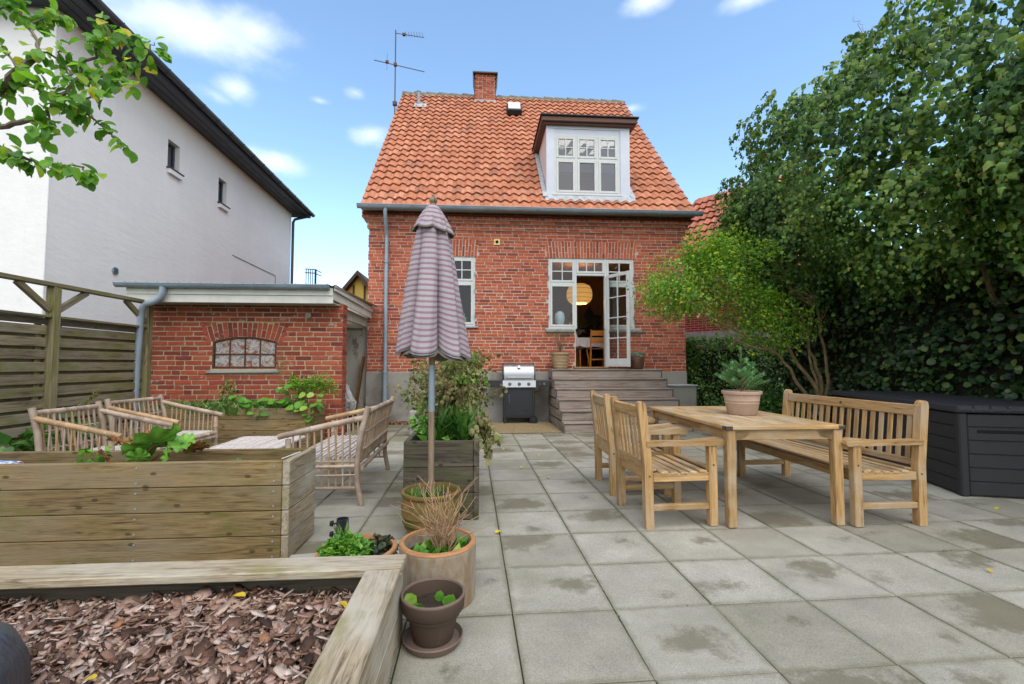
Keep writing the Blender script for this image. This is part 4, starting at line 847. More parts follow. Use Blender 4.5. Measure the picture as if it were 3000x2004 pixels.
# ================================================================ raised beds
def knot_screw(parent, p, n):
    pass
def raised_bed(name, label, x0, x1, y0, y1, h, mat, mat_end, nb=4, post=True, soil=.08, rz=0, cat='planter'):
    t = thing(name, label, cat, ((x0+x1)/2, (y0+y1)/2, 0), rz); a, b = (x1-x0)/2, (y1-y0)/2; bh = h/nb
    for k in range(nb):
        z = bh*(k+.5); g_ = .004
        for s_ in (-1, 1):
            board('board', t, mat, (-a, s_*(b-.0225), z), (a-.047, s_*(b-.0225), z), .043, bh-g_, (0, 0, 1), .004, .004); board('board', t, mat_end, (s_*(a-.0225), -b+(.0 if s_ > 0 else .046), z+.002), (s_*(a-.0225), b-(.0 if s_ > 0 else .046), z+.002), .043, bh-g_, (0, 0, 1), .004, .004)
    for x in (-a+.09, a-.09):
        for y in (-b+.085, b-.085): board('post', t, mat, (x, y, 0), (x, y, h-.02), .07, .07, (0, 1, 0), .004)
    MB().b2(-a+.05, a-.05, -b+.05, b-.05, .0, h-soil).build('soil', M_soil, t)
    return t, a, b
bed1, ba, bb_ = raised_bed('raised_bed', 'mossy wooden raised bed with rhubarb in front of the bamboo chairs', -3.75, -1.165, 2.92, 3.37, .605, M_bed, M_bed_grey)
for x in (1.2, .4, -.5):
    for k in range(4):
        for dz in (-.045, .045): MB().lathe([(.006, 0), (.006, .002)], 8).build('screw', M_zinc, bed1, False, (x, -bb_-.001, .151*(k+.5)+dz), (R(90), 0, 0))
bed2, _, _ = raised_bed('raised_bed', 'wooden raised bed with nasturtiums along the brick shed', -4.45, -2.30, 6.40, 7.0, .60, M_bed, M_bed, post=True)
bed3, _, _ = raised_bed('tall_planter', 'dark weathered wooden planter overflowing with withered weeds behind the parasol', -.585, -.005, 3.58, 5.15, .605, M_bed_dark, M_bed_dark, 3, cat='planter')
# bark-mulch bed with capping boards
bed0 = thing('mulch_bed', 'low wooden bed filled with bark mulch in the near left corner', 'planter', (-.335, 2.14, 0))
for k in range(2):
    board('board', bed0, M_bed_dark, (-2.6, -.035, .075+.148*k), (-.012, -.035, .075+.148*k), .045, .144, (0, 0, 1), .004); board('board', bed0, M_bed_grey, (-.030, -.012, .075+.148*k), (-.030, -1.8, .075+.148*k), .045, .144, (0, 0, 1), .004)  # back board coloured dark to stand in for shadow under the cap
board('cap_board', bed0, M_bed_grey, (-2.6, -.072, .316), (0.004, -.064, .316), .148, .036, (0, 0, 1), .005); board('cap_board', bed0, M_bed_grey, (-.072, -.142, .315), (-.060, -1.85, .315), .146, .036, (0, 0, 1), .005)
MB().b2(-2.6, -.055, -1.8, -.06, 0, .20).build('soil', M_soil, bed0)
# bark chips
n = 19000; ang = rng.uniform(0, 2*math.pi, n); px = rng.uniform(-2.5, -.06, n); py = rng.uniform(-1.15, -.07, n); dens = np.sin(px*2.7+1)*np.sin(py*3.9)+rng.normal(0, .5, n)
keep = dens > -.55; px, py, ang = px[keep], py[keep], ang[keep]; n = len(px); k = 6
ln = np.minimum(.045, np.exp(rng.normal(math.log(.0155), .6, n))); wd = ln*rng.uniform(.22, .7, n); tz = rng.uniform(.0015, .004, n); V = []; F = []
tilt = rng.normal(0, .38, (n, 2)); zz = .205+rng.uniform(0, 1, n)**2*.032+.012*np.sin(px*6)*np.cos(py*7)
th = np.linspace(0, 2*math.pi, k, endpoint=False)[None, :]+rng.uniform(-.35, .35, (n, k)); rr = rng.uniform(.55, 1.25, (n, k))
lx = np.cos(th)*rr*ln[:, None]; ly = np.sin(th)*rr*wd[:, None]; X = px[:, None]+lx*np.cos(ang)[:, None]-ly*np.sin(ang)[:, None]; Y = py[:, None]+lx*np.sin(ang)[:, None]+ly*np.cos(ang)[:, None]
Zt = zz[:, None]+lx*tilt[:, :1]+ly*tilt[:, 1:]+tz[:, None]; Zb = Zt-tz[:, None]*1.6
V = np.concatenate([np.stack([X, Y, Zt], 2), np.stack([X, Y, Zb], 2)], 1).reshape(-1, 3); base = (np.arange(n)*2*k)[:, None, None]
i_ = np.arange(k); side = np.stack([i_, k+i_, k+(i_+1) % k, (i_+1) % k], 1); top = np.array([[0, 1, 2, 3], [0, 3, 4, 5]])
F = (np.concatenate([side, top], 0)[None]+base).reshape(-1, 4)
def m_bark():
    M = Mat('bark chip', .8, .25); c = M.ramp(M.rnd(), [(0, srgb(52,38,32)), (.18, srgb(96,70,56)), (.36, srgb(146,112,96)), (.54, srgb(178,150,136)), (.68, srgb(112,82,64)), (.84, srgb(204,186,174)), (1, srgb(150,104,72))])
    f = M.noise(M.coords((1, 1, 1)), 55, 5, .7); c = M.mix(1, c, M.ramp(f, [(.3, g4(.6)), (.7, g4(1.15))]), 'MULTIPLY'); M.col(c); M.bump(f, .6, .005); return M.m
o_ = obj('bark_mulch', mesh_np('bark_mulch', V, F), m_bark(), None, (-.335, 2.14, 0)); o_['kind'] = 'stuff'; o_['label'] = 'reddish brown bark chips filling the low wooden bed'; o_['category'] = 'mulch'
# covered thing in the near corner
cv = MB(); n = 14; m2 = 10; vs = []
for i in range(n+1):
    for j in range(m2+1):
        a = math.pi*2*i/n; t = j/m2; ex = .55; cx_, sx_ = math.cos(a), math.sin(a); r_ = 1/(abs(cx_)**4+abs(sx_)**4)**.25; f_ = (1-t**5)**.4 if t < 1 else 0
        wob = 1+.035*math.sin(5*a+3*t)+.02*math.sin(11*a-5*t); vs.append((.34*cx_*r_*f_*wob, .30*sx_*r_*f_*wob, .25*t+.02*math.sin(3*a)*t))
cv.add(vs, [(i*(m2+1)+j, (i+1)*(m2+1)+j, (i+1)*(m2+1)+j+1, i*(m2+1)+j+1) for i in range(n) for j in range(m2)]); M_vinyl = Mat('slate grey vinyl cover', .38, .5); M_vinyl.col(M_vinyl.ramp(M_vinyl.noise(M_vinyl.coords(), 4, 3), [(.3, srgb(50,55,62)), (.7, srgb(70,76,84))])); M_vinyl.bump(M_vinyl.noise(M_vinyl.coords((1, 1, .4)), 9, 4, .5, .6), .8, .03)
cvt = thing('vinyl_cover', 'slate grey vinyl cover bulging over the mulch at the left edge', 'cover', (-1.60, 1.255, .20), R(20)); cv.build('cover_sheet', M_vinyl.m, cvt, 'all')

# ================================================================ pots in the foreground
def pot(name, label, loc, prof, mat, soil_r, soil_z, cat='pot', n=48):
    t = thing(name, label, cat, loc); lathe_part('pot', mat, t, prof, n); MB().lathe([(soil_r, soil_z), (.01, soil_z+.006)], 24).build('soil', M_soil, t); return t
p1 = pot('flower_pot', 'small dark brown clay pot with seedlings on a saucer', (-.20, 2.05, .022), [(.082, 0), (.086, .002), (.112, .118), (.128, .12), (.134, .128), (.138, .176), (.136, .182), (.128, .182), (.122, .15), (.116, .1)], M_brown_pot, .121, .125)
lathe_part('rim', M_brown_rim, p1, [(.1285, .1825), (.1375, .1828), (.1385, .178), (.1385, .1845), (.1365, .187), (.129, .187), (.127, .18)], 48, (0, 0, 0), 0)
lathe_part('saucer', M_brown_rim, p1, [(.098, -.022), (.118, -.018), (.13, .008), (.126, .012), (.114, -.008), (.1, -.003), (.02, -.003)], 44)
stuff(obj('seedlings', leaves_mesh('seedlings', [(-.05, -.05, .13), (-.05, -.05, .13), (.06, -.02, .13), (.06, -.02, .13), (.02, .03, .13), (-.08, .0, .13), (-.03, -.07, .13)], [(.1, -.6, 1), (-.7, -.3, .8), (.5, -.2, 1), (.1, .6, .9), (.2, 0, 1), (-.8, .1, 1), (.3, -.7, .6)], [(0, -1, .4)]*7, [.05, .05, .06, .045, .045, .06, .05], 'round'), M_leaf_fresh, p1))
p2 = pot('terracotta_pot', 'large limed terracotta cylinder pot with bare twigs', (-.215, 2.43, 0), [(.182, 0), (.19, .004), (.194, .14), (.196, .262), (.196, .275), (.19, .284), (.172, .284), (.165, .26), (.16, .2)], M_terra, .164, .225)
lathe_part('rim', M_terra_rim, p2, [(.171, .2845), (.19, .285), (.197, .276), (.1975, .279), (.192, .289), (.172, .289), (.169, .27)], 48, (0, 0, 0), 0)
twigs(p2, 'twigs', m_plain('pale dry twig', srgb(158,128,98), .85, .25, 30), 62, (.03, -.02, .22), .26, .36, .0042, .22, .045, 6); blades(p2, 'weeds', M_leaf_fresh, 60, .13, .08, 1.0, 1, (.02, 0, .225), 'simple')
p3 = pot('ochre_pot', 'round mossy ochre clay pot holding the parasol pole', (-.345, 3.3, 0), [(.13, 0), (.14, .004), (.175, .06), (.18, .064), (.178, .07), (.19, .1), (.195, .104), (.192, .11), (.2, .15), (.203, .154), (.2, .16), (.204, .2), (.196, .255), (.188, .275), (.193, .28), (.205, .29), (.207, .305), (.2, .314), (.184, .312), (.176, .29), (.172, .25)], M_olive_pot, .176, .255)
blades(p3, 'herbs', M_grassm, 420, .12, .09, .9, 1, (-.05, -.02, .255)); twigs(p3, 'dry_stems', M_twig, 40, (-.06, -.02, .25), .14, .15, .0015, .06, .1)
p4 = pot('terracotta_bowl', 'wide terracotta bowl of green ferny leaves and ivy', (-.668, 2.60, 0), [(.15, 0), (.16, .004), (.2, .12), (.206, .16), (.213, .17), (.214, .188), (.208, .194), (.188, .194), (.183, .17)], M_terra_rim, .186, .155)
a = rng.uniform(0, 6.283, 900); r_ = .15*np.sqrt(rng.uniform(0, 1, 900)); P4 = np.stack([-.06+r_*np.cos(a)*.9, -.02+r_*np.sin(a), .16+rng.uniform(0, .13, 900)*(1-r_/.2)], 1)
obj('fern_leaves', leaves_mesh('fern_leaves', P4, rdir(900)*np.array([1, 1, .4])+np.array([0, -.1, .4]), rdir(900)*.4+np.array([0, 0, 1]), .036*rng.uniform(.6, 1.3, 900), 'fold'), M_leaf_fresh, p4)
leaf_cloud(p4, 'ivy_leaves', m_leaf('dark ivy leaf', [(0, srgb(36,48,30)), (.6, srgb(58,72,44)), (1, srgb(98,84,58))]), 150, (.10, .06, .17), (.1, .09, .05), .035, 'round'); blades(p4, 'grass', M_grassm, 16, .03, .16, .3, 1, (-.1, .06, .16))
cbk = thing('concrete_block', 'weathered grey concrete block beside the raised bed', 'block', (-.98, 2.66, 0), R(8)); MB().box((0, 0, .045), (.2, .3, .09), None, .008).build('block', M_concrete, cbk)
us = thing('parasol_stand', 'empty black tube parasol stand behind the terracotta bowl', 'parasol stand', (-.845, 2.93, 0))
lathe_part('base', M_rubber, us, [(.13, 0), (.13, .02), (.11, .03), (.03, .035)], 28); mb = MB().lathe([(.036, .03), (.036, .245), (.031, .245), (.031, .05)], 24, (0, 0, 0), 0); mb.build('tube', M_grill_black, us, True)
for z in (.15, .215): MB().tube([(-.034, 0, z), (-.062, 0, z)], .006, 8).tube([(-.058, 0, z), (-.075, 0, z)], [.02, .016], 6).build('knob', M_rubber, us)

# ================================================================ parasol
um = thing('parasol', 'closed parasol with grey and dusty pink stripes on a wooden pole', 'parasol', (-.345, 3.3, .26))
M_pole = m_wood('parasol pole wood', srgb(120,98,78), srgb(166,144,122), knots=False, axis='z'); part_tube('pole', M_pole, um, [(0, 0, 0), (0, 0, 2.1)], .0215, 16); part_tube('sleeve', M_zinc, um, [(0, 0, .60), (0, 0, .93)], .0228, 16)
def m_stripe():
    M = Mat('striped parasol cloth', .9, .15); o = sep(M, M.coords(jitter=False)); an_ = M.n('ShaderNodeAttribute', attribute_name='along'); a_ = an_.outputs['Fac']
    t = M.math('FRACT', M.math('MULTIPLY', M.math('ADD', a_, M.math('MULTIPLY', M.noise(M.coords(jitter=False), 3, 2), .012)), 26.5))
    s1 = M.math('MULTIPLY', M.step(t, .03, .1), M.step(t, .45, .52, 1, 0)); c = M.mix(s1, srgb(164,157,163), srgb(142,114,121))
    c = M.mix(1, c, M.ramp(M.noise(M.coords(jitter=False), 3.5, 5), [(.3, g4(.82)), (.7, g4(1.06))]), 'MULTIPLY'); M.col(c)
    wv = M.noise(M.coords((400, 400, 400), False), 1, 1); M.bump(wv, .15, .002); return M.m
M_stripe = m_stripe(); M_under = m_plain('taupe parasol lining', srgb(132,122,108), .9, .1, 8)
def canopy(zt, zb, rt, rb, lobes, depth, sag, hem_amp, twist=0.0, nu=168, nv=34, pw=1.0, seed=0, sq=1.0):
    V = []; al = []
    for j in range(nv+1):
        t = j/nv
        for i in range(nu):
            a = 2*math.pi*i/nu; ph = a*lobes+seed+twist*t+.5*math.sin(a*2+seed); s = abs(math.sin(ph/2))**.55; r_ = (rt+(rb-rt)*(t**pw))*(1-depth*(1-s)*min(1, .15+t*1.3))*(1+.05*math.sin(a*3+seed)*t)+.006*math.sin(a*13+4*t)*t+.003*math.sin(a*29+9*t+seed)*t
            z = zt+(zb-zt)*t - sag*math.sin(math.pi*t)*.2 - hem_amp*(s-.5)*t**3 - .02*t*math.sin(a+1.2)
            V.append((r_*math.cos(a), r_*math.sin(a)*sq, z)); al.append(t*abs(zb-zt)+.012*(1-s)*t)
    F = [(j*nu+i, j*nu+(i+1) % nu, (j+1)*nu+(i+1) % nu, (j+1)*nu+i) for j in range(nv) for i in range(nu)]
    me = mesh_np('canopy', V, F); at_ = me.attributes.new('along', 'FLOAT', 'POINT'); at_.data.foreach_set('value', np.array(al, np.float32)); me.polygons.foreach_set('use_smooth', np.ones(len(F), bool)); return me
cn = obj('canopy', canopy(2.02, 1.03, .085, .268, 6, .66, .03, .085, .5, pw=.85, seed=.9, sq=.9), M_stripe, um); cn.modifiers.new('thickness', 'SOLIDIFY').thickness = .003
me_ = canopy(1.5, 1.0, .05, .235, 6, .5, .0, .06, .5, 96, 12, seed=.9, sq=.9); obj('lining', me_, M_under, um)
cp_ = obj('vent_cap', canopy(2.095, 1.90, .022, .145, 6, .30, .0, .035, .2, 120, 16, pw=.75, seed=2.4), M_stripe, um); cp_.modifiers.new('thickness', 'SOLIDIFY').thickness = .003
hm = MB(); nu = 168; vlast = [v.co.copy() for v in cn.data.vertices][-nu:]; hm.tube([*vlast, vlast[0]], .004, 5, False); hm.build('hem', M_zinc, um)
vl2 = [v.co.copy() for v in cp_.data.vertices][-120:]; MB().tube([*vl2, vl2[0]], .004, 5, False).build('hem', m_plain('olive piping', srgb(104,110,88), .9), um)
lathe_part('finial', M_pole, um, [(.02, 2.09), (.024, 2.1), (.018, 2.108), (.027, 2.118), (.03, 2.132), (.024, 2.146), (.01, 2.154), (.012, 2.162), (.011, 2.172), (.003, 2.178)], 24)

# ================================================================ bamboo lounge set
def bam(name, parent, p0, p1, r, mat=None, nodes=None):
    p0, p1 = Vector(p0), Vector(p1); ln = (p1-p0).length; k = nodes if nodes is not None else max(1, round(ln/.17)); pts, rad = [p0], [r]; per = (Vector((random.gauss(0, 1), random.gauss(0, 1), random.gauss(0, 1)))).normalized()*ln*.006
    for i in range(1, k+1):
        t = (i-.35*random.random()-.2)/(k+.2); c = p0.lerp(p1, t)+per*math.sin(math.pi*t); d = (p1-p0).normalized()
        for dt, f in ((-.008, 1.0), (0, 1.14), (.008, 1.0)): pts.append(c+d*dt); rad.append(r*f)
    pts.append(p1); rad.append(r*.97); return MB().tube(pts, rad, 9).build(name, mat or M_bamboo, parent, True)
def bamboo_seat(name, label, cat, loc, rz, W, D, nb, na, group=None):
    """faces +x; back at x=0, arms run to x=D; width W along y"""
    t = thing(name, label, cat, loc, rz, group); h = W/2; zb_, zf = .80, .585
    for s_ in (-1, 1):
        y = s_*h; o = MB().tube([(.02-.03, y, 0), (.03, y, .2), (.03, y, .38), (0, y, .62), (-.055, y, zb_+.03)], [.023, .025, .024, .025, .026], 10); o.build('leg', M_bamboo, t, True)
        bam('leg', t, (D-.06, y, 0), (D-.06, y, .565), .024); bam('armrest', t, (-.03, y, .74), (D+.02, y, zf), .025, M_bamboo_gold if s_ < 0 else M_bamboo)
        bam('lower_rail', t, (.03, y, .15), (D-.06, y, .15), .012); bam('seat_rail', t, (.03, y, .33), (D-.06, y, .33), .016); bam('seat_rail', t, (.03, y, .37), (D-.06, y, .37), .010)
        for k in range(na):
            x = .06+(D-.14)*(k+.5)/na; bam('arm_spindle', t, (x, y, .15), (x+.01, y, .735-.155*x/D), .0085, M_bamboo_gold if random.random() < .2 else None, 1)
        for z in (.26,): bam('tie_rail', t, (.03, y+s_*.012, z), (D-.1, y+s_*.012, z), .006)
    bam('top_rail', t, (-.05, -h+.02, .785), (-.05, h-.02, .785), .023); bam('seat_front_rail', t, (D-.06, -h+.02, .37), (D-.06, h-.02, .37), .022); bam('seat_front_rail', t, (D-.055, -h+.02, .325), (D-.055, h-.02, .325), .02); bam('seat_back_rail', t, (.03, -h+.02, .36), (.03, h-.02, .36), .022); bam('seat_back_rail', t, (.0, -h+.02, .31), (.0, h-.02, .31), .02)
    for k in range(nb):
        y = -h+.04+(W-.08)*(k+.5)/nb; bam('back_spindle', t, (.02, y, .36), (-.045+random.uniform(-.006, .006), y+random.uniform(-.008, .008), .775), random.uniform(.008, .011), M_bamboo_gold if random.random() < .3 else None, 2)
    for z in (.47, .62):
        bam('tie_rail', t, (-.005-.08*(z-.37), -h+.02, z), (-.005-.08*(z-.37), h-.02, z), .008)
        tm = MB(); x = -.005-.08*(z-.37)
        for k in range(nb):
            y = -h+.04+(W-.08)*(k+.5)/nb; tm.tube([(x+.022, y-.012, z-.01), (x-.014, y, z), (x+.022, y+.012, z+.012)], .0032, 4)
        stuff(tm.build('lashing', M_tie, t))
    nsl = 15
    for k in range(nsl): x = .05+(D-.13)*k/(nsl-1); bam('seat_slat', t, (x, -h+.03, .392), (x, h-.03, .392), .011, M_bamboo_pale, 3)
    return t
bamboo_seat('bamboo_armchair', 'weathered bamboo armchair nearest the mossy raised bed', 'chair', (-3.70, 4.45, 0), R(1), .68, .64, 10, 9, 'bamboo armchairs')
bamboo_seat('bamboo_armchair', 'weathered bamboo armchair next to the shed planter', 'chair', (-3.83, 5.45, 0), R(-3), .74, .68, 10, 10, 'bamboo armchairs')
bamboo_seat('bamboo_sofa', 'weathered bamboo sofa seen from behind beside the parasol', 'sofa', (-1.03, 4.66, 0), R(181.5), 1.30, .66, 22, 9)
bt = thing('bamboo_table', 'low bamboo slat coffee table between sofa and armchairs', 'table', (-2.22, 4.68, 0), R(1))
for y in (-.47, .47): bam('table_rail', bt, (-.31, y, .40), (.31, y, .40), .016)
for x in (-.31, .31): bam('table_rail', bt, (x, -.47, .40), (x, .47, .40), .02, M_bamboo_pale)
for k in range(26): x = -.285+.57*k/25; bam('top_slat', bt, (x, -.46, .412), (x, .46, .412), .0115, M_bamboo_pale, 4)
for x in (-.28, .28):
    for y in (-.42, .42): bam('leg', bt, (x, y, 0), (x, y, .39), .022)
# ================================================================ brick shed
shd = thing('brick_shed', 'old red brick shed with arched window and grey gutter', 'shed', (-3.47, 7.1, 0)); SO = 3.47
M_fascia = m_plain('off white fascia board', srgb(206,204,196), .6, .08, 5); M_dirty_white = m_plain('dirty white soffit', srgb(176,172,162), .7, .15, 4)
SL0, SL1 = -4.88+SO, -2.095+SO; SC = .0725; wx0, wx1, wz0, wz1 = -4.0+SO, -3.07+SO, 1.126, 1.545; wxc = (wx0+wx1)/2; RA = 1.48; zc = 1.61-RA
sw_ = MB()
for a, b, c, d in ((SL0+.006, wx0, .0, 2.12), (wx1, SL1-.006, 0, 2.12), (wx0, wx1, 0, wz0)): sw_.b2(a, b, .009, .22, c, d)
arc = [(wx0+(wx1-wx0)*i/12, zc+math.sqrt(RA**2-((wx0+(wx1-wx0)*i/12)-wxc)**2)) for i in range(13)]
sw_.prism([(wx0, 2.12)]+arc+[(wx1, 2.12)], 'y', .009, .22)
shw = sw_.build('front_wall', M_old_mortar, shd)
sbl = []; sh_holes = [(wx0, wx1, wz0, 1.56), (wx0-.075, wx1+.075, 1.545, 1.822), (wx0-.04, wx1+.04, 1.06, 1.126)]
for k in range(29):
    z0 = .02+k*SC+.007; z1 = z0+.056
    for a, b in lay(SL0, SL1, z0, z1, sh_holes, [0, .13, .26, .06, .18][k % 5], (.232, .232, .11, .232), .016): sbl.append(((a+b)/2, 0.0, (z0+z1)/2, b-a-.002, 0))
nv_ = 17
for k in range(nv_):
    a = (k+.5)/nv_*2-1; an_ = a*R(21.5); r0 = RA+.006; r1 = (1.818-zc)/math.cos(an_); cut = r0+(.225 if k % 2 else .11)
    for ra, rb in ((r0, min(cut, r1)), (cut+.012, r1)):
        if rb-ra > .03: rm_ = (ra+rb)/2; sbl.append((wxc+rm_*math.sin(an_), 0.0, zc+rm_*math.cos(an_), rb-ra, R(90)+an_))
place_bricks(shw, sbl, M_shed_brick, 300, origin=(-3.47, 7.1, 0), dz=.056)
side = MB()
for k in range(29):
    z = .02+k*SC+.035; y = .0
    for ln in ((.108, .09) if k % 2 else (.215,)): side.box((SL1-.02+random.uniform(-.004, .004), y+ln/2+.004, z), (.05, ln-.01, .056), (0, 0, random.gauss(0, .02))); y += ln
stuff(side.build('end_bricks', M_shed_brick, shw))
MB().b2(-1.4, .55, .22, 2.5, 0, 2.1).build('inner_wall', M_old_mortar, shd)
# arched iron window, patched panes
wf = MB(); arc2 = lambda r, x: zc+math.sqrt(r*r-(x-wxc)**2); M_rust = m_plain('rusty iron', srgb(92,52,34), .7, .3, 18)
top = [(x, .03, arc2(RA-.016, x)) for x in [wx0+.012+(wx1-wx0-.024)*i/12 for i in range(13)]]; wf.tube(top, .018, 6); wf.b2(wx0, wx0+.026, .012, .05, wz0, 1.54, .003); wf.b2(wx1-.026, wx1, .012, .05, wz0, 1.54, .003); wf.b2(wx0+.026, wx1-.026, .012, .05, wz0, wz0+.035, .003)
shwin = wf.build('window', M_rust, shd)
zt_ = 1.345; cols = [wx0+.026+(wx1-wx0-.052)*i/4 for i in range(5)]
for x in cols[1:-1]: MB().b2(x-.009, x+.009, .018, .046, wz0+.035, arc2(RA-.02, x), .002).build('window_bar', M_rust, shwin)
MB().b2(cols[0], cols[-1], .016, .044, zt_-.009, zt_+.009, .002).build('window_bar', M_rust, shwin)
Mp = Mat('flaking patched pane', .6, .4); v_ = Mp.coords(); n1 = Mp.noise(v_, 7, 6, .7, .8); c = Mp.ramp(n1, [(.36, srgb(128,70,60)), (.43, srgb(146,132,116)), (.49, srgb(172,168,164)), (.54, srgb(112,110,114)), (.6, srgb(152,128,108))], 'CONSTANT')
c = Mp.mix(Mp.step(Mp.noise(Mp.coords(), 3.1, 1), .68, .70), c, srgb(34,130,92)); Mp.col(c); M_patch = Mp.m
for i in range(4):
    for (z0, z1) in ((wz0+.035, zt_-.009), (zt_+.009, None)):
        a, b = cols[i]+.009, cols[i+1]-.009; xs_ = [a+(b-a)*t/4 for t in range(5)]; topz = [z1 if z1 else arc2(RA-.03, x) for x in xs_]; vs = [(a, .032, z0), (b, .032, z0)]+[(x, .032, z) for x, z in list(zip(xs_, topz))[::-1]]
        MB().add(vs, [tuple(range(len(vs)))]).build('pane', M_patch, shwin)
sl_ = MB().b2(wx0-.06, wx1+.05, -.03, .05, 1.062, 1.112, .008); sl_.v = [(x, y+random.uniform(-.01, .006), z+random.uniform(-.008, .004)) for x, y, z in sl_.v]; sl_.build('window_sill', M_concrete, shd)
vp_ = MB().lathe([(.036, 0), (.045, .0), (.045, .03), (.036, .03)], 18).build('vent_pipe', M_concrete, shd, True, (-2.605+SO, .005, 1.933), (R(90), 0, 0)); MB().lathe([(.036, 0), (.036, .004)], 18).build('vent_hole', M_dark, vp_, False, (0, 0, .012))
for z0, z1, y in ((2.075, 2.185, -.352), (2.187, 2.30, -.37)): board('fascia_board', shd, M_fascia, (-4.97+SO, y, (z0+z1)/2), (-2.135+SO, y, (z0+z1)/2), .022, z1-z0, (0, 0, 1), .003)
MB().b2(-4.95+SO, -2.14+SO, -.338, .21, 2.08, 2.098).build('soffit', M_dirty_white, shd)
rp = MB().add([(-4.98+SO, -.38, 2.31), (-2.09+SO, -.38, 2.31), (-2.2+SO, 2.45, 2.36), (-4.98+SO, 2.45, 2.36)], [(0, 1, 2, 3)])
rp.build('roof_deck', M_dirty_white, shd)
mb = MB(); ncr = 150; vs = []
for i in range(ncr+1): x = -5.0+SO+2.9*i/ncr; z = .016*math.sin(i/ncr*2*math.pi*20); vs += [(x, -.42, 2.338+z), (x, 2.45, 2.385+z)]
mb.add(vs, [(2*i, 2*i+2, 2*i+3, 2*i+1) for i in range(ncr)]); mb.build('corrugated_roof', m_plain('corrugated sheet', srgb(176,172,158), .7, .15, 3), shd, True)
board('barge_board', shd, M_fascia, (-2.115+SO, -.36, 2.31), (-2.215+SO, 2.44, 2.31), .022, .10, (0, 0, 1), .003); board('barge_board', shd, M_fascia, (-2.15+SO, -.345, 2.20), (-2.25+SO, 2.44, 2.20), .022, .13, (0, 0, 1), .003); board('beam', shd, M_dirty_white, (-2.3+SO, .5, 2.05), (-2.36+SO, 2.44, 2.05), .05, .18, (0, 0, 1), .003)
sg = half_gutter(-5.06+SO, -2.17+SO, -.44, 2.325, .06, 'gutter', shd, M_zinc)
for k in range(6): x = -4.62+SO+k*.47; MB().tube([(x, -.44+.066*math.cos(R(a)), 2.325+.066*math.sin(R(a))) for a in range(175, 366, 19)], .007, 6).build('gutter_bracket', M_zinc, sg)
dpx = [(-4.44+SO, -.44, 2.28), (-4.44+SO, -.44, 2.20), (-4.47+SO, -.43, 2.13), (-4.56+SO, -.42, 2.07), (-4.68+SO, -.40, 2.04), (-4.745+SO, -.385, 1.97), (-4.76+SO, -.38, 1.88), (-4.80+SO, -.36, 1.2), (-4.83+SO, -.34, .0)]
part_tube('downpipe', M_zinc, shd, dpx, .043, 14)
# passage door, plank and basket between shed and house
pdr = thing('passage_door', 'weathered pale grey door panel between shed and house', 'door', (-2.9, 9.78, 0)); Md = Mat('peeling grey paint', .85, .2); v_ = Md.coords((1, 1, .4)); Md.col(Md.mix(Md.step(Md.noise(v_, 5, 6, .7), .56, .64), srgb(178,174,164), srgb(132,124,110))); M_peel = Md.m
MB().b2(-.6, .44, 0, .03, 0, 1.95).build('door_panel', M_peel, pdr); MB().b2(.44, .47, -.02, .03, 0, 1.98).b2(-.6, .56, -.02, .03, 1.951, 2.05).b2(.47, .56, -.005, .03, 0, 1.95).build('door_frame', M_peel, pdr); MB().b2(-.6, .56, .0, .03, 2.06, 2.4).build('overpanel', M_dirty_white, pdr)
wp = thing('plank', 'brown wooden plank leaning in the passage beside the house', 'plank', (-2.40, 9.5, 0)); board('plank_board', wp, m_wood('brown plank', srgb(92,62,38), srgb(132,94,60)), (-.16, 0, .02), (.0, .1, 1.35), .03, .16, (0, -1, 0))
wb = thing('wire_basket', 'wire basket lined with a clear plastic bag in the passage', 'basket', (-2.44, 8.35, 0)); mb = MB()
for k in range(26): a = 2*math.pi*k/26; mb.tube([(.17*math.cos(a), .17*math.sin(a), 0), (.2*math.cos(a), .2*math.sin(a), .5)], .004, 4)
for z in np.linspace(.02, .5, 9): r_ = .17+.03*z/.5; mb.tube([(r_*math.cos(R(q)), r_*math.sin(R(q)), z) for q in range(0, 361, 20)], .004, 4, False)
mb.build('wire_cage', M_brown_steel, wb); lathe_part('contents', M_soil, wb, [(.15, .01), (.18, .4), (.05, .43)], 20)
Mb = Mat('crumpled clear plastic', .25, .5).col(srgb(206,206,204)); tr = Mb.n('ShaderNodeBsdfTransparent'); ms = Mb.n('ShaderNodeMixShader'); ms.inputs[0].default_value = .45; Mb.l(tr.outputs[0], ms.inputs[1]); Mb.l(Mb.b.outputs[0], ms.inputs[2]); Mb.l(ms.outputs[0], Mb.o.inputs[0])
bg_ = MB().lathe([(.2, .30), (.21, .46), (.235, .52), (.2, .58), (.14, .66), (.1, .74), (.09, .82), (.03, .84)], 26); bg_.v = [(x*(1+random.uniform(-.22, .22)), y*(1+random.uniform(-.22, .22)), z+random.uniform(-.04, .04)) for x, y, z in bg_.v]; bg_.build('plastic_bag', Mb.m, wb)

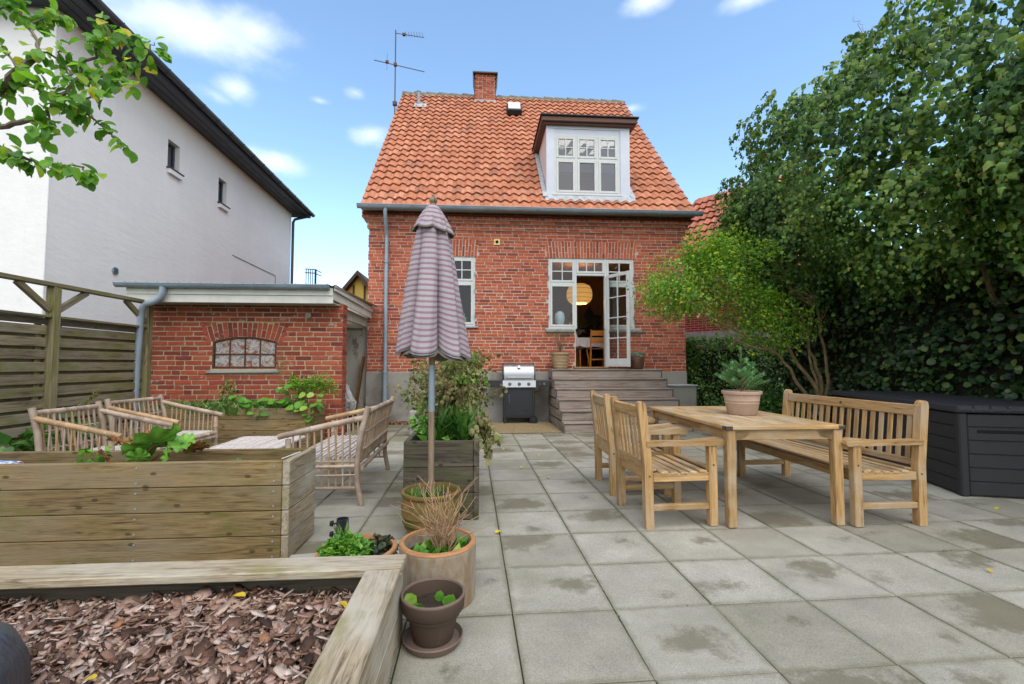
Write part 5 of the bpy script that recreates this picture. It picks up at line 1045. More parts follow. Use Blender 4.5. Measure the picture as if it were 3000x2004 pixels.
# ================================================================ fence on the left
fn = thing('slat_fence', 'mossy horizontal slat fence with top beam along the left side', 'fence', (-4.8, 5.43, 0)); FY = [-2.95, -1.45, 0, 1.45]
for y in FY: board('post', fn, M_fence_post, (.02, y, 0), (.02, y, 2.06), .09, .095, (1, 0, 0), .004); 
for a, b in zip(FY, FY[1:]):
    for k in range(13):
        z = 1.575-.136*k
        if z < .05: break
        board('slat', fn, M_fence, (.0, a+.048, z), (.0, b-.048, z), .018, .10, (0, 0, 1), .003, .006); board('slat', fn, M_fence, (-.05, a+.02, z-.068), (-.05, b-.02, z-.068), .018, .10, (0, 0, 1), .003, .006)
    for y in (a+.12, b-.12): board('batten', fn, M_fence, (-.025, y, .02), (-.025, y, 1.66), .03, .06, (0, 1, 0), .002)
    board('cap_board', fn, M_fence_post, (.0, a+.05, 1.725), (.0, b-.05, 1.725), .11, .026, (0, 0, 1), .003); board('slat', fn, M_bed_dark, (.0, a+.05, 1.67), (.0, b-.05, 1.67), .03, .07, (0, 0, 1), .003)
    board('top_beam', fn, M_fence_post, (.02, a-.0, 2.085), (.02, b-.003, 2.085), .10, .045, (0, 0, 1), .004)
    board('brace', fn, M_fence, (.02, a+.05, 1.80), (.02, a+.42, 2.06), .05, .06, (0, 0, 1), .003); board('brace', fn, M_fence, (.02, b-.05, 1.80), (.02, b-.42, 2.06), .05, .06, (0, 0, 1), .003)

# ================================================================ white neighbour house on the left
nh = thing('white_house', 'large white rendered house with dark overhanging eaves on the left', 'house', (-6.82, 7.56, 0), R(2.12))
Mw = Mat('white render', .9, .2); v_ = Mw.coords(jitter=False); o3 = sep(Mw, v_)
c = Mw.ramp(Mw.noise(v_, .6, 6), [(.3, srgb(226,224,223)), (.7, srgb(232,230,228))]); c = Mw.mix(1, c, Mw.ramp(Mw.noise(Mw.coords((1, 3.2, .22), False), 2.2, 6, .65), [(.36, g4(.975)), (.6, g4(1.0))]), 'MULTIPLY'); c = Mw.mix(1, c, Mw.ramp(Mw.noise(Mw.coords((1, .35, 1.2), False), 2.6, 6, .7), [(.35, g4(.965)), (.65, g4(1.01))]), 'MULTIPLY'); Mw.col(c); Mw.bump(Mw.noise(Mw.coords((1, .5, 1.6), False), 7, 6, .65), .35, .02); M_render = Mw.m
M_slate = m_plain('dark grey metal eaves', srgb(58,62,72), .5, .12, 3, spec=.4); M_slate_pale = m_plain('grey gutter metal', srgb(84,88,94), .45, .1, 3, metal=.3)  # paler grey metal for gutter and downpipe
LN = 10.08
wl = MB(); wins = [(2.83, 3.25, 5.56, 6.2), (4.93, 5.35, 5.52, 6.2)]
ys = sorted({0.0, LN, *[q for w_ in wins for q in w_[:2]]})
for a, b in zip(ys, ys[1:]):
    hit = [w_ for w_ in wins if w_[0] <= a and b <= w_[1]]
    if hit: w_ = hit[0]; wl.b2(-.3, 0, a, b, 0, w_[2]); wl.b2(-.3, 0, a, b, w_[3], 7.0)
    else: wl.b2(-.3, 0, a, b, 0, 7.0)
wl.b2(-9, -.301, .0, .3, 0, 7.0); wl.b2(-9, -.301, LN-.3, LN, 0, 7.0); wl.build('wall', M_render, nh)
for a, b, c_, d in wins:
    wf = MB(); y0, y1 = a+.003, b-.003; wf.b2(-.16, -.1, y0, y0+.05, c_+.003, d-.003, .004); wf.b2(-.16, -.1, y1-.05, y1, c_+.003, d-.003, .004); wf.b2(-.16, -.1, y0+.05, y1-.05, d-.055, d-.004, .004); wf.b2(-.16, -.1, y0+.05, y1-.05, c_+.004, c_+.06, .004); wo = wf.build('window', M_slate, nh)
    MB().add([(-.13, a+.05, c_+.05), (-.13, b-.05, c_+.05), (-.13, b-.05, d-.05), (-.13, a+.05, d-.05)], [(0, 1, 2, 3)]).build('pane', M_glass, wo); MB().b2(-.28, -.27, a, b, c_, d).build('blind', M_cloth, wo)
    MB().b2(-.09, .09, a-.04, b+.06, c_-.025, c_+.0, .004).build('sill_sheet', M_slate, wo); MB().b2(.001, .07, a-.01, b+.03, c_-.13, c_-.026, .006).build('sill', M_render, wo)
MB().prism([(-9.5, 6.93), (.55, 6.93), (.55, 7.02), (-4.5, 11.0), (-9.5, 7.02)], 'y', -.42, LN+.50).build('roof', M_slate, nh)
for k in range(3): MB().b2(.06+.165*k, .215+.165*k, -.40, LN+.48, 6.905, 6.928, .006).build('soffit_board', M_slate, nh)
MB().b2(-9.4, .05, -.41, -.02, 6.905, 6.928, .006).build('soffit_board', M_slate, nh)
pr = [(.62+.085*math.cos(R(a)), 7.06+.085*math.sin(R(a))) for a in range(180, 361, 15)]; gm = MB().prism(pr, 'y', -.45, LN+.55); gm.build('gutter', M_slate_pale, nh, True)
for k in range(18): y = -.2+k*.62; MB().tube([(.62+.092*math.cos(R(a)), y, 7.06+.092*math.sin(R(a))) for a in range(180, 361, 20)], .011, 5).build('gutter_bracket', M_slate, nh)
part_tube('downpipe', M_slate_pale, nh, [(.6, LN+.3, 6.98), (.45, LN+.25, 6.88), (.1, LN+.08, 6.72), (.05, LN+.06, 6.6), (.05, LN+.06, 0)], .05, 10)
va = MB().lathe([(.075, 0), (.075, .02), (.06, .025)], 20).build('air_vent', M_zinc, nh, True, (.0, 1.44, 2.95), (0, R(90), 0))
for k in range(4): MB().b2(-.05, .05, -.045+.026*k, -.033+.026*k, .025, .032).build('louvre', M_slate, va, False, (0, 0, 0), (0, 0, R(90)))
part_tube('cable', M_dark, nh, [(.012, 5.75, 4.29), (.012, 7.3, 4.275), (.012, 8.7, 4.27), (.012, 8.75, 3.9), (.012, 8.75, 2.6)], .007, 5); part_tube('plaster_edge', M_render, nh, [(.0, .0, 0), (.0, .0, 6.9)], .012, 6)
br = thing('balcony_railing', 'rusty metal balcony railing beyond the far corner of the white house', 'railing', (-7.0, 18.6, 0))
for z in (4.85, 5.0, 4.1): part_tube('rail', M_rust, br, [(.0, 0, z), (.38, 0, z-.02), (.42, .6, z-.02)], .02, 6)
for k in range(5): part_tube('bar', M_rust, br, [(.04+.085*k, 0, 3.4), (.04+.085*k, 0, 4.98)], .016, 5)
part_tube('post', M_brown_steel, br, [(.4, .05, 0), (.4, .05, 5.0)], .03, 6)

# ================================================================ far yellow gable, red neighbour house on the right
yh = thing('yellow_house', 'far yellow half-timbered gable between shed and brick house', 'house', (-4.72, 18, 0)); M_yel = m_plain('yellow render', srgb(222,186,96), .9, .06, 2); M_timber = m_plain('dark brown timber', srgb(84,66,58), .8, .15, 8)
MB().prism([(-2.2, 0), (2.2, 0), (2.2, 1.85), (0, 4.6), (-2.2, 1.85)], 'y', 0, 6).build('wall', M_yel, yh)
for x in (-.62, -.2, .22, .64, 1.06, -1.04): MB().b2(x-.035, x+.035, -.03, -.002, 1.0, 4.52-abs(x)*1.25).build('timber_post', M_timber, yh)
for s_ in (-1, 1): MB().prism([(0, 4.62), (0, 4.80), (s_*2.5, 1.67), (s_*2.5, 1.49)], 'y', -.3, 6.2).build('roof_slope', M_timber, yh)
rh_ = thing('red_house', 'red brick house with clay tile roof behind the trees on the right', 'house', (6.05, 13.2, 0), R(-52))
M_bw2 = m_brickwall('red neighbour brickwork', srgb(170,62,56), srgb(148,54,50), srgb(190,182,176)); MB().b2(0, 2.8, 0, 3.4, 0, 4.4).build('wall', M_bw2, rh_); MB().b2(-.02, 2.8, -.03, -.002, 1.9, 2.12).build('plinth_band', M_zinc_pale, rh_)
rr_ = MB().add([(-.3, -.35, 4.35), (3.0, -.35, 4.35), (3.0, 1.7, 6.7), (-.3, 1.7, 6.7), (3.0, 3.75, 4.35), (-.3, 3.75, 4.35)], [(0, 1, 2, 3), (3, 2, 4, 5), (0, 3, 5)]).build('roof', M_tile2, rh_)
sl2 = math.atan2(3.85, 3.35); tr_ = MB()
for r_ in range(15):
    for c_ in range(34):
        p = Vector((-.3+c_*.215, -.38+math.cos(sl2)*.33*r_, 4.38+math.sin(sl2)*.33*r_)); m_ = Euler((sl2-.03+random.gauss(0, .02), random.gauss(0, .02), random.gauss(0, .02))).to_matrix()
        if r_ < 9 and c_ < 15: tr_.add([m_ @ Vector(v) + p for v in tvs], tfs)
stuff(tr_.build('roof_tiles', M_tile2, rr_, True))

# ================================================================ vegetation
def clusters_tree(parent, name, mat, centers, n_per, crad, size, kind, out_from, droop=.8, outw=.6, jit=.5, thr=None):
    P, Yd, Zd, S = [], [], [], []
    C_ = np.asarray(centers); of = np.asarray(out_from)
    n = len(C_)*n_per; cc = np.repeat(C_, n_per, 0); off = rdir(n)*(rng.uniform(0, 1, n)**.5)[:, None]*np.array(crad); off[:, 2] -= np.abs(rng.normal(0, crad[2]*.5, n)); P = cc+off
    ow = np.repeat(of, n_per, 0) if len(of) == len(C_) else P-of; ow = ow/np.linalg.norm(ow, axis=1, keepdims=True)
    Yd = ow*outw+np.array([0, 0, -droop])+rdir(n)*jit; Zd = ow+np.array([0, 0, .5])+rdir(n)*jit; S = size*rng.uniform(.45, 1.3, n)
    return obj(name, leaves_mesh(name, P, Yd, Zd, S, kind), mat, parent)
# --- hazel row overhanging the right side
hz = thing('hazel_tree', 'big dark-leaved hazel with crinkled drooping leaves overhanging the right side', 'tree', (6.3, 6.6, 0))
blobs = []
for (x, y, z, rx, ry, rz_) in ((6.35, 1.9, 3.6, 1.9, 1.1, 1.7), (6.35, 3.2, 4.0, 1.75, 1.2, 1.95), (6.3, 4.6, 4.2, 1.6, 1.2, 1.95), (6.2, 6.0, 4.2, 1.55, 1.2, 1.85), (6.3, 7.3, 4.5, 1.6, 1.2, 1.75), (6.75, 8.6, 4.5, 1.5, 1.0, 1.6), (7.1, 9.5, 3.9, 1.2, .9, 1.35), (5.3, 3.3, 3.3, .75, .9, .95), (5.6, 7.6, 3.4, 1.0, .9, 1.0), (5.5, 5.2, 3.4, .8, .9, .95), (6.2, 8.5, 3.3, .85, .8, 1.1), (5.75, 8.0, 4.0, .75, .6, .95), (6.0, 9.0, 3.9, .8, .7, 1.15)): blobs.append((np.array((x, y, z)), np.array((rx, ry, rz_))))
cen, outw = [], []
while len(cen) < 2800:
    c_, r_ = blobs[rng.integers(len(blobs))]; d = rdir(1)[0]; rad = rng.uniform(.80, 1.03)+.13*math.sin(d[0]*6+c_[1]*2.3+d[1]*5)+.10*math.sin(d[2]*9+c_[1]*3); p = c_+d*r_*rad
    if p[0] > 7.9 or p[2] < 1.75+.16*max(0, p[1]-3) : continue
    if any(np.sum(((p-c2)/r2)**2) < .62 for c2, r2 in blobs): continue
    if p[0] > 6.4 and rng.random() < .6: continue
    cen.append(p); outw.append(d/np.linalg.norm(d))
cen = np.array(cen)-np.array((6.3, 6.6, 0)); outw = np.array(outw)
M_hazel = m_leaf('hazel leaf', [(0, srgb(36,60,26)), (.3, srgb(60,94,38)), (.55, srgb(90,126,54)), (.78, srgb(128,158,72)), (.92, srgb(160,170,84)), (1, srgb(156,128,82))], rough=.42, trans=.32, spec=.35, clump=1.1)
ns_ = len(cen); nl = 16; tt_ = np.tile(np.linspace(.05, 1, nl), (ns_, 1)); ow = outw*np.array([1, 1, .35]); sw_len = rng.uniform(.28, .62, (ns_, 1)); sd_ = np.cross(ow, [0, 0, 1.0]); sd_ /= np.linalg.norm(sd_, axis=1, keepdims=True)+1e-6
Pp = cen[:, None, :]+ow[:, None, :]*(.22*np.sin(tt_*1.9)*sw_len/.45)[:, :, None]+np.array([0, 0, 1.0])*((.12*tt_-.85*tt_**2)*sw_len)[:, :, None]+sd_[:, None, :]*(rng.normal(0, .16, (ns_, 1))*tt_+rng.normal(0, .05, (ns_, nl)))[:, :, None]+rng.normal(0, .025, (ns_, nl, 3))
Pp = Pp.reshape(-1, 3); n = len(Pp); sg_ = np.where(np.arange(n) % 2, 1, -1)[:, None]; owr = np.repeat(ow, nl, 0); sdr = np.repeat(sd_, nl, 0)
Yd = owr*.35+sdr*sg_*.55+np.array([0, 0, -.8])+rdir(n)*.5; Zd = owr+np.array([0, 0, .75])+rdir(n)*.55
obj('crown', leaves_mesh('crown', Pp, Yd, Zd, (.092*(1.1-.5*tt_)).reshape(-1)*rng.uniform(.6, 1.3, n), 'crumple'), M_hazel, hz)
inner = []
while len(inner) < 6000:
    c_, r_ = blobs[rng.integers(len(blobs))]; d = rdir(1)[0]; p = c_+d*r_*rng.uniform(.55, .85)
    if p[2] > 1.9+.14*max(0, p[1]-3) and p[0] < 7.2: inner.append(p-np.array((6.3, 6.6, 0)))
obj('inner_foliage', leaves_mesh('inner_foliage', inner, rdir(6000)+np.array([0, 0, -.6]), rdir(6000)+np.array([-.6, -.3, .2]), .13*rng.uniform(.6, 1.2, 6000), 'crumple'), M_hazel, hz)
M_bark = Mat('hazel bark', .85, .2); v_ = M_bark.coords(); M_bark.col(M_bark.ramp(M_bark.noise(v_, 10, 5), [(.3, srgb(92,78,56)), (.7, srgb(146,126,94))])); M_bark.bump(M_bark.noise(v_, 40, 4), .4, .006); M_bark = M_bark.m
def limb(mb, pts, r0, r1, kink=.04, sub=4, n=8):
    P = [Vector(p) for p in pts]; out_ = []
    for a, b in zip(P, P[1:]):
        for i in range(sub): out_.append(a.lerp(b, i/sub)+Vector((random.gauss(0, kink), random.gauss(0, kink), random.gauss(0, kink)*.6))*(1 if i else 0))
    out_.append(P[-1]); out_[0] = P[0]; k = len(out_); mb.tube(out_, [r0+(r1-r0)*i/(k-1) for i in range(k)], n); return out_
ht = hz.location
def rel(o, *pts): return [tuple(Vector(p)-o.location) for p in pts]
for y in (2.2, 3.6, 5.0, 8.3):
    tr_ = MB(); limb(tr_, rel(hz, (6.7, y, 0), (6.6, y+.1, 1.2), (6.3, y, 2.4), (6.1, y+.2, 4.2)), .075, .02, .05); limb(tr_, rel(hz, (6.7, y, .0), (6.75, y+.25, 1.4), (6.9, y+.4, 3.6)), .06, .02, .05); limb(tr_, rel(hz, (6.6, y+.1, 1.2), (5.9, y-.1, 2.3), (5.3, y-.2, 3.2)), .04, .012, .05); tr_.build('trunk', M_bark, hz, True)
tw = MB()
for k in range(170):
    i = rng.integers(len(cen)); p = Vector(cen[i]); d = Vector(outw[i]); q = p+d*random.uniform(.1, .42)+Vector((0, 0, random.uniform(-.12, .12))); mid = (p+q)/2+Vector((random.gauss(0, .06),)*3); limb(tw, [p-d*.3, mid, q], .006, .002, .025, 4, 4)
stuff(tw.build('twigs', M_bark, hz, True))
# --- leaning yellow-green tree in front of the hedge
yt = thing('yellow_green_tree', 'leaning multi-stemmed tree with bright yellow-green leaves beside the house corner', 'tree', (5.62, 7.1, 0)); st_ = MB(); tips = []
for pts, r0 in (([(5.62, 7.1, 0), (5.45, 7.05, .8), (5.0, 7.05, 1.45), (4.3, 7.1, 2.05), (3.4, 7.05, 2.35)], .06), ([(5.64, 7.12, 0), (5.55, 7.1, 1.0), (5.3, 7.1, 1.7), (5.15, 7.2, 2.5), (4.9, 7.2, 3.3)], .055), ([(5.6, 7.1, 0), (5.2, 7.0, .75), (4.75, 6.95, 1.35), (4.1, 6.95, 1.7), (3.3, 6.95, 2.05)], .05), ([(5.63, 7.12, 0), (5.75, 7.2, 1.1), (5.7, 7.3, 2.1), (5.75, 7.3, 3.0)], .05), ([(5.45, 7.05, .8), (5.3, 7.0, 1.3), (5.35, 7.0, 2.0), (5.5, 6.9, 2.7)], .035), ([(4.75, 6.95, 1.35), (4.2, 6.9, 1.5), (3.6, 6.85, 1.85)], .03), ([(5.0, 7.05, 1.45), (4.5, 7.2, 2.1), (3.9, 7.3, 2.9)], .035)):
    pts_ = [tuple(Vector(p)-yt.location) for p in pts]; o_ = limb(st_, pts_, r0*.68, r0*.15, .022, 5); tips += o_[len(o_)//2:]
for k in range(70):
    p = random.choice(tips); limb(st_, [p, p+Vector((random.uniform(-.45, .05), random.uniform(-.3, .3), random.uniform(-.1, .4)))], .012, .003, .015, 3, 5)
st_.build('trunk', M_bark, yt, True); cy = []
while len(cy) < 500:
    c_, r_ = random.choice(((np.array((3.45, 7.05, 2.55)), np.array((.80, .6, .55))), (np.array((3.0, 7.0, 2.35)), np.array((.52, .45, .36))), (np.array((4.1, 7.1, 2.75)), np.array((.8, .6, .62))), (np.array((4.4, 7.1, 2.15)), np.array((.7, .5, .4))), (np.array((3.65, 7.1, 3.05)), np.array((.5, .4, .35))), (np.array((4.7, 7.0, 1.85)), np.array((.75, .4, .45)))))
    d = rdir(1)[0]; cy.append(c_+d*r_*rng.uniform(.45, 1.05)-np.array(yt.location))
M_yg = m_leaf('yellow green leaf', [(0, srgb(74,122,42)), (.4, srgb(108,158,54)), (.72, srgb(140,180,62)), (.93, srgb(176,192,70)), (1, srgb(206,194,64))], trans=.45)
clusters_tree(yt, 'crown', M_yg, cy, 24, (.19, .17, .17), .055, 'fold', np.array(cy)-np.array((3.6, 7.1, 2.4))+np.array(yt.location)+1e-3, .35, .6, .7)
# --- hedges
def hedge(name, label, x0, x1, y0, y1, h, n, size, kind, mat, faces='xy', bulge=.12, cat='hedge'):
    t = thing(name, label, cat, ((x0+x1)/2, (y0+y1)/2, 0)); a, b = (x1-x0)/2, (y1-y0)/2
    MB().b2(-a+.2, a-.2, -b+.2, b-.2, 0, h-.25).build('shade_core', m_plain('hedge shade', srgb(34,36,22), .95, .3, 8), t)  # solid dark box stands in for the inner shade and blocks light
    P, O = [], []
    for k in range(n):
        f = random.random(); u = random.uniform(-1, 1); z = h*random.random()**.9; bu = bulge*math.sin(u*9+z*5)+random.uniform(-.16, .03)
        if 'y' in faces and f < .35*len(faces) and ('x' not in faces or f < .3): P.append((u*a, -b-bu, z)); O.append((0, -1, .1))
        elif f > .9: P.append((u*a, random.uniform(-b, b), h+bu*.6)); O.append((-.3, -.3, 1))
        else: P.append((-a-bu, u*b, z)); O.append((-1, 0, .1))
    P = np.array(P); O = np.array(O); obj('foliage', leaves_mesh('foliage', P, O*.5+rdir(n)*.7+np.array([0, 0, -.5]), O+rdir(n)*.45+np.array([0, 0, .3]), size*rng.uniform(.5, 1.2, n), kind), mat, t); return t
M_ivy = m_leaf('ivy hedge leaf', [(0, srgb(26,46,26)), (.5, srgb(46,74,42)), (.85, srgb(72,102,58)), (1, srgb(112,128,60))], rough=.42, trans=.12)
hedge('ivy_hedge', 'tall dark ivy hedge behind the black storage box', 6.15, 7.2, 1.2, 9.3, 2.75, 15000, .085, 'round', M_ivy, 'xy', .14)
M_beech = m_leaf('beech hedge leaf', [(0, srgb(52,86,34)), (.5, srgb(84,126,52)), (.9, srgb(128,160,80)), (1, srgb(168,170,92))], rough=.4, trans=.25)
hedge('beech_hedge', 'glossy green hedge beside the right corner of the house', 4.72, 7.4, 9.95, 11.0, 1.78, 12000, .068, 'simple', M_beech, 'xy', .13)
ff = thing('board_fence', 'dark horizontal board fence just visible behind the glossy hedge', 'fence', (4.55, 11.2, 0))
for k in range(11): board('board', ff, M_bed_dark, (0, 0, .09+.165*k), (3.2, -.05, .09+.165*k), .02, .13, (0, 0, 1), .003)
for x in (.1, 1.6, 3.1): board('post', ff, M_bed_dark, (x, .06, 0), (x, .06, 1.85), .08, .08, (0, 1, 0))
sb_ = thing('low_shrub', 'low ferny shrub growing under the leaning tree stems', 'shrub', (5.1, 7.8, 0)); leaf_cloud(sb_, 'foliage', M_leaf_mid, 2600, (0, 0, .32), (1.0, .7, .5), .085, 'fold', .1, .2)
# --- apple branch reaching in at the top left, trunk outside the frame
ap = thing('apple_tree', 'apple tree branch with bright insect-eaten leaves reaching in from the left', 'tree', (-3.6, 1.9, 0)); AO = Vector((-3.6, 1.9, 0)); ab = MB(); tipl = []
def R3(*p): return [Vector(q)-AO for q in p]
limb(ab, R3((-3.6, 1.9, 0), (-3.55, 1.9, .9), (-3.4, 1.95, 1.7), (-3.1, 2.05, 2.1), (-2.7, 2.2, 2.33)), .09, .026, .02, 4, 12)
for pts, (r0, r1) in zip([[(-2.7, 2.2, 2.33), (-2.313, 2.3, 2.508), (-2.179, 2.237, 2.576), (-2.08, 2.237, 2.674)], [(-2.08, 2.237, 2.674), (-2.222, 2.311, 2.861), (-2.273, 2.311, 2.981), (-2.29, 2.311, 3.084)], [(-2.75, 2.18, 2.28), (-2.305, 2.3, 2.337), (-2.121, 2.269, 2.36), (-2.068, 2.269, 2.404), (-2.009, 2.269, 2.475), (-1.958, 2.269, 2.555), (-1.867, 2.269, 2.733), (-1.802, 2.269, 2.789), (-1.838, 2.269, 2.868)], [(-2.247, 2.27, 2.54), (-2.076, 2.325, 2.52), (-2.002, 2.325, 2.475), (-1.919, 2.325, 2.416), (-1.817, 2.325, 2.332), (-1.751, 2.325, 2.263)], [(-1.958, 2.269, 2.555), (-1.833, 2.33, 2.636), (-1.737, 2.33, 2.693), (-1.665, 2.33, 2.76), (-1.638, 2.33, 2.811)], [(-2.8, 2.17, 2.22), (-2.3, 2.3, 2.241), (-2.119, 2.196, 2.149), (-2.044, 2.196, 2.13), (-1.946, 2.196, 2.121), (-1.832, 2.196, 2.108), (-1.805, 2.196, 2.061)], [(-3.1, 2.05, 2.1), (-2.9, 2.1, 2.6), (-2.326, 2.3, 2.759), (-2.135, 2.183, 2.567), (-2.038, 2.183, 2.497)], [(-2.08, 2.237, 2.674), (-2.05, 2.381, 2.708), (-1.983, 2.381, 2.687), (-1.85, 2.381, 2.631)], [(-2.009, 2.269, 2.475), (-1.892, 2.242, 2.458), (-1.772, 2.242, 2.513), (-1.65, 2.242, 2.552)], [(-2.068, 2.269, 2.404), (-2.017, 2.236, 2.317), (-2.045, 2.236, 2.266)], [(-2.222, 2.311, 2.861), (-2.2, 2.419, 2.988), (-2.146, 2.419, 3.0)], [(-2.273, 2.311, 2.981), (-2.305, 2.293, 2.947), (-2.327, 2.293, 2.911)], [(-1.867, 2.269, 2.733), (-1.843, 2.381, 2.865), (-1.76, 2.381, 2.88)], [(-1.958, 2.269, 2.555), (-2.039, 2.294, 2.687), (-2.058, 2.294, 2.772)], [(-2.179, 2.237, 2.576), (-2.286, 2.333, 2.547), (-2.312, 2.333, 2.46)]], [(0.024, 0.014), (0.008, 0.004), (0.014, 0.004), (0.007, 0.003), (0.006, 0.0025), (0.009, 0.003), (0.008, 0.004), (0.005, 0.0025), (0.005, 0.0025), (0.005, 0.0025), (0.005, 0.0025), (0.005, 0.0025), (0.005, 0.0025), (0.005, 0.0025), (0.005, 0.0025)]):
    o_ = limb(ab, R3(*pts), r0, r1, .006, 5, 7); tipl += [(p, r0) for p in o_[2:] if p.x+AO.x > -2.42 and not (r0 > .02 and p.x+AO.x < -2.2)]
br_ = ab.build('limb', m_plain('grey apple bark', srgb(112,100,86), .85, .2, 20, bump=.5), ap, True)
M_apple = m_leaf('apple leaf', [(0, srgb(70,118,40)), (.4, srgb(102,156,52)), (.75, srgb(130,176,62)), (.93, srgb(158,184,70)), (1, srgb(214,190,54))], rough=.4, trans=.5)
def apple_leaf(seed):
    r2 = random.Random(seed); n = 14; vs = [(0, 0, 0)]; L_ = 1.0
    prof = [(0, 0), (.17, .1), (.3, .28), (.345, .48), (.3, .7), (.16, .88), (0, 1.0)]; rim = [(x*(r2.uniform(.9, 1.08)), y, .13*abs(x)/.34-.16*y*y) for x, y in prof]; rim2 = [(-x*r2.uniform(.9, 1.08), y, .13*abs(x)/.34-.16*y*y) for x, y in prof[1:-1]][::-1]
    if r2.random() < .5: i = r2.randrange(2, 5); rim[i] = (rim[i][0]*.55, rim[i][1], rim[i][2])
    mid = [(0, y, -.16*y*y-.0) for y in (.28, .5, .72)]; V = rim+rim2+mid; nr = len(rim); n2 = len(rim2); m0 = nr+n2; R_ = list(range(nr)); Lf = [0]+list(range(nr+n2-1, nr-1, -1))+[nr-1]
    def side(S): return [(S[0], S[1], S[2], m0), (m0, S[2], S[3], m0+1), (m0+1, S[3], S[4], m0+2), (m0+2, S[4], S[5], S[6])]
    me = bpy.data.meshes.new('leaf'); me.from_pydata(V, [], side(R_)+[f[::-1] for f in side(Lf)]); me.materials.append(M_apple); me.polygons.foreach_set('use_smooth', [True]*len(me.polygons)); return me
alm = [apple_leaf(s) for s in range(8)]
more_leaves = MB()
for k in range(560):
    p, r0 = random.choice(tipl); q = p+Vector((random.gauss(0, .018), random.gauss(0, .03), random.gauss(-.003, .015)))
    d = Vector((random.gauss(.2, .6), random.gauss(-.2, .6), random.gauss(-.75, .5))).normalized(); m_ = frame_of((0, 0, 0), d, Vector((random.gauss(0, .5), random.gauss(-.6, .4), 1))); m_ = Matrix((-m_.col[1], m_.col[0], m_.col[2])).transposed(); s = random.uniform(.042, .074)
    me_ = random.choice(alm)
    if k < 300: obj('leaf', me_, None, br_, q, m_.to_euler(), (s, s, s))
    else: more_leaves.add([m_ @ (v.co*s)+q for v in me_.vertices], [tuple(p_.vertices) for p_ in me_.polygons])
stuff(obj('leaves_rest', more_leaves.mesh('leaves_rest', 'all'), M_apple, br_))

# ---------------- plants in the raised beds and pots
rb = thing('rhubarb_plant', 'rhubarb with one huge green leaf and red withered leaves in the raised bed', 'plant', (-2.2, 3.1, .52))
def ruffled(R_, cx, cy, cz, tx, ty, seed, n=40, m=9):
    r2 = random.Random(seed); V = [(0, 0, 0)]
    for j in range(1, m+1):
        t = j/m
        for i in range(n):
            a = 2*math.pi*i/n; lob = 1-.34*max(0, math.cos(a))**6+.06*math.sin(5*a+seed); r_ = R_*t*lob; V.append((r_*math.cos(a)*.95, r_*math.sin(a), .05*t*t*R_/.15+R_*.14*t**3*math.sin(9*a+seed)+R_*.06*math.sin(17*a)*t**4-R_*.18*t*t))
    F = [(0, 1+i, 1+(i+1) % n) for i in range(n)]+[(1+(j-1)*n+i, 1+(j-1)*n+(i+1) % n, 1+j*n+(i+1) % n, 1+j*n+i) for j in range(1, m) for i in range(n)]
    mm = Euler((tx, ty, seed)).to_matrix(); me = bpy.data.meshes.new('leaf'); me.from_pydata([tuple(mm @ Vector(v)+Vector((cx, cy, cz))) for v in V], [], F[0:n][::-1]+F[n:]); me.polygons.foreach_set('use_smooth', [True]*len(me.polygons)); return me
Mr = Mat('rhubarb leaf', .45, .4); v_ = Mr.coords(); Mr.col(Mr.ramp(Mr.noise(v_, 14, 4), [(.3, srgb(72,124,40)), (.7, srgb(124,172,66))])); Mr.bump(Mr.noise(v_, 22, 3), .5, .01); M_rhub = Mr.m; Mr = Mat('red withered leaf', .7, .2); Mr.col(Mr.ramp(Mr.noise(Mr.coords(), 22, 5), [(.34, srgb(120,40,34)), (.5, srgb(134,84,58)), (.62, srgb(118,136,48)), (.72, srgb(196,84,40))])); M_rhub_red = Mr.m
for R_, c_, tx, ty, s_, mt_ in ((.16, (.14, -.03, .17), R(-38), R(8), 1.2, M_rhub), (.085, (.26, .04, .16), R(-20), R(30), 4, M_rhub), (.075, (.25, -.09, .09), R(-70), R(10), 2.4, M_rhub), (.07, (.10, -.1, .10), R(-50), R(-20), .4, M_rhub), (.10, (-.06, .0, .17), R(10), R(-20), 3.0, M_rhub_red), (.09, (-.1, -.08, .07), R(-50), R(-30), 5.1, M_rhub_red), (.075, (.33, .08, .12), R(-10), R(40), 2, M_rhub_red), (.08, (-.0, .1, .2), R(20), R(0), 6.1, M_rhub_red)): obj('leaf', ruffled(R_, *c_, tx, ty, s_), mt_, rb)
for e in ((.14, -.03, .17), (.25, .04, .15), (-.06, 0, .17), (-.1, -.08, .06), (.1, -.1, .1)): part_tube('stalk', m_plain('red green stalk', srgb(112,92,48), .5, .3, 12), rb, [(.03, 0, 0), (e[0]*.5, e[1]*.5, e[2]*.6), e], [.012, .009, .006], 8)
sw2 = thing('strawberry_plant', 'small pale green seedling left of the rhubarb', 'plant', (-2.42, 3.07, .525)); leaf_cloud(sw2, 'leaves', M_leaf_fresh, 26, (0, 0, .1), (.1, .06, .05), .055, 'simple'); twigs(sw2, 'stems', M_stem, 6, (0.03, 0, 0), .1, .1, .002)
sg2 = thing('garden_seedling', 'tiny green seedlings in the right end of the raised bed', 'plant', (-1.52, 3.06, .52)); leaf_cloud(sg2, 'leaves', M_leaf_fresh, 9, (0, 0, .05), (.08, .03, .02), .03, 'simple')
tg = thing('plant_label', 'white plastic plant label at the raised bed corner', 'label', (-1.27, 3.2, .53), R(20)); MB().box((0, 0, .055), (.12, .02, .003), (0, R(-18), 0)).build('label_card', M_white, tg)
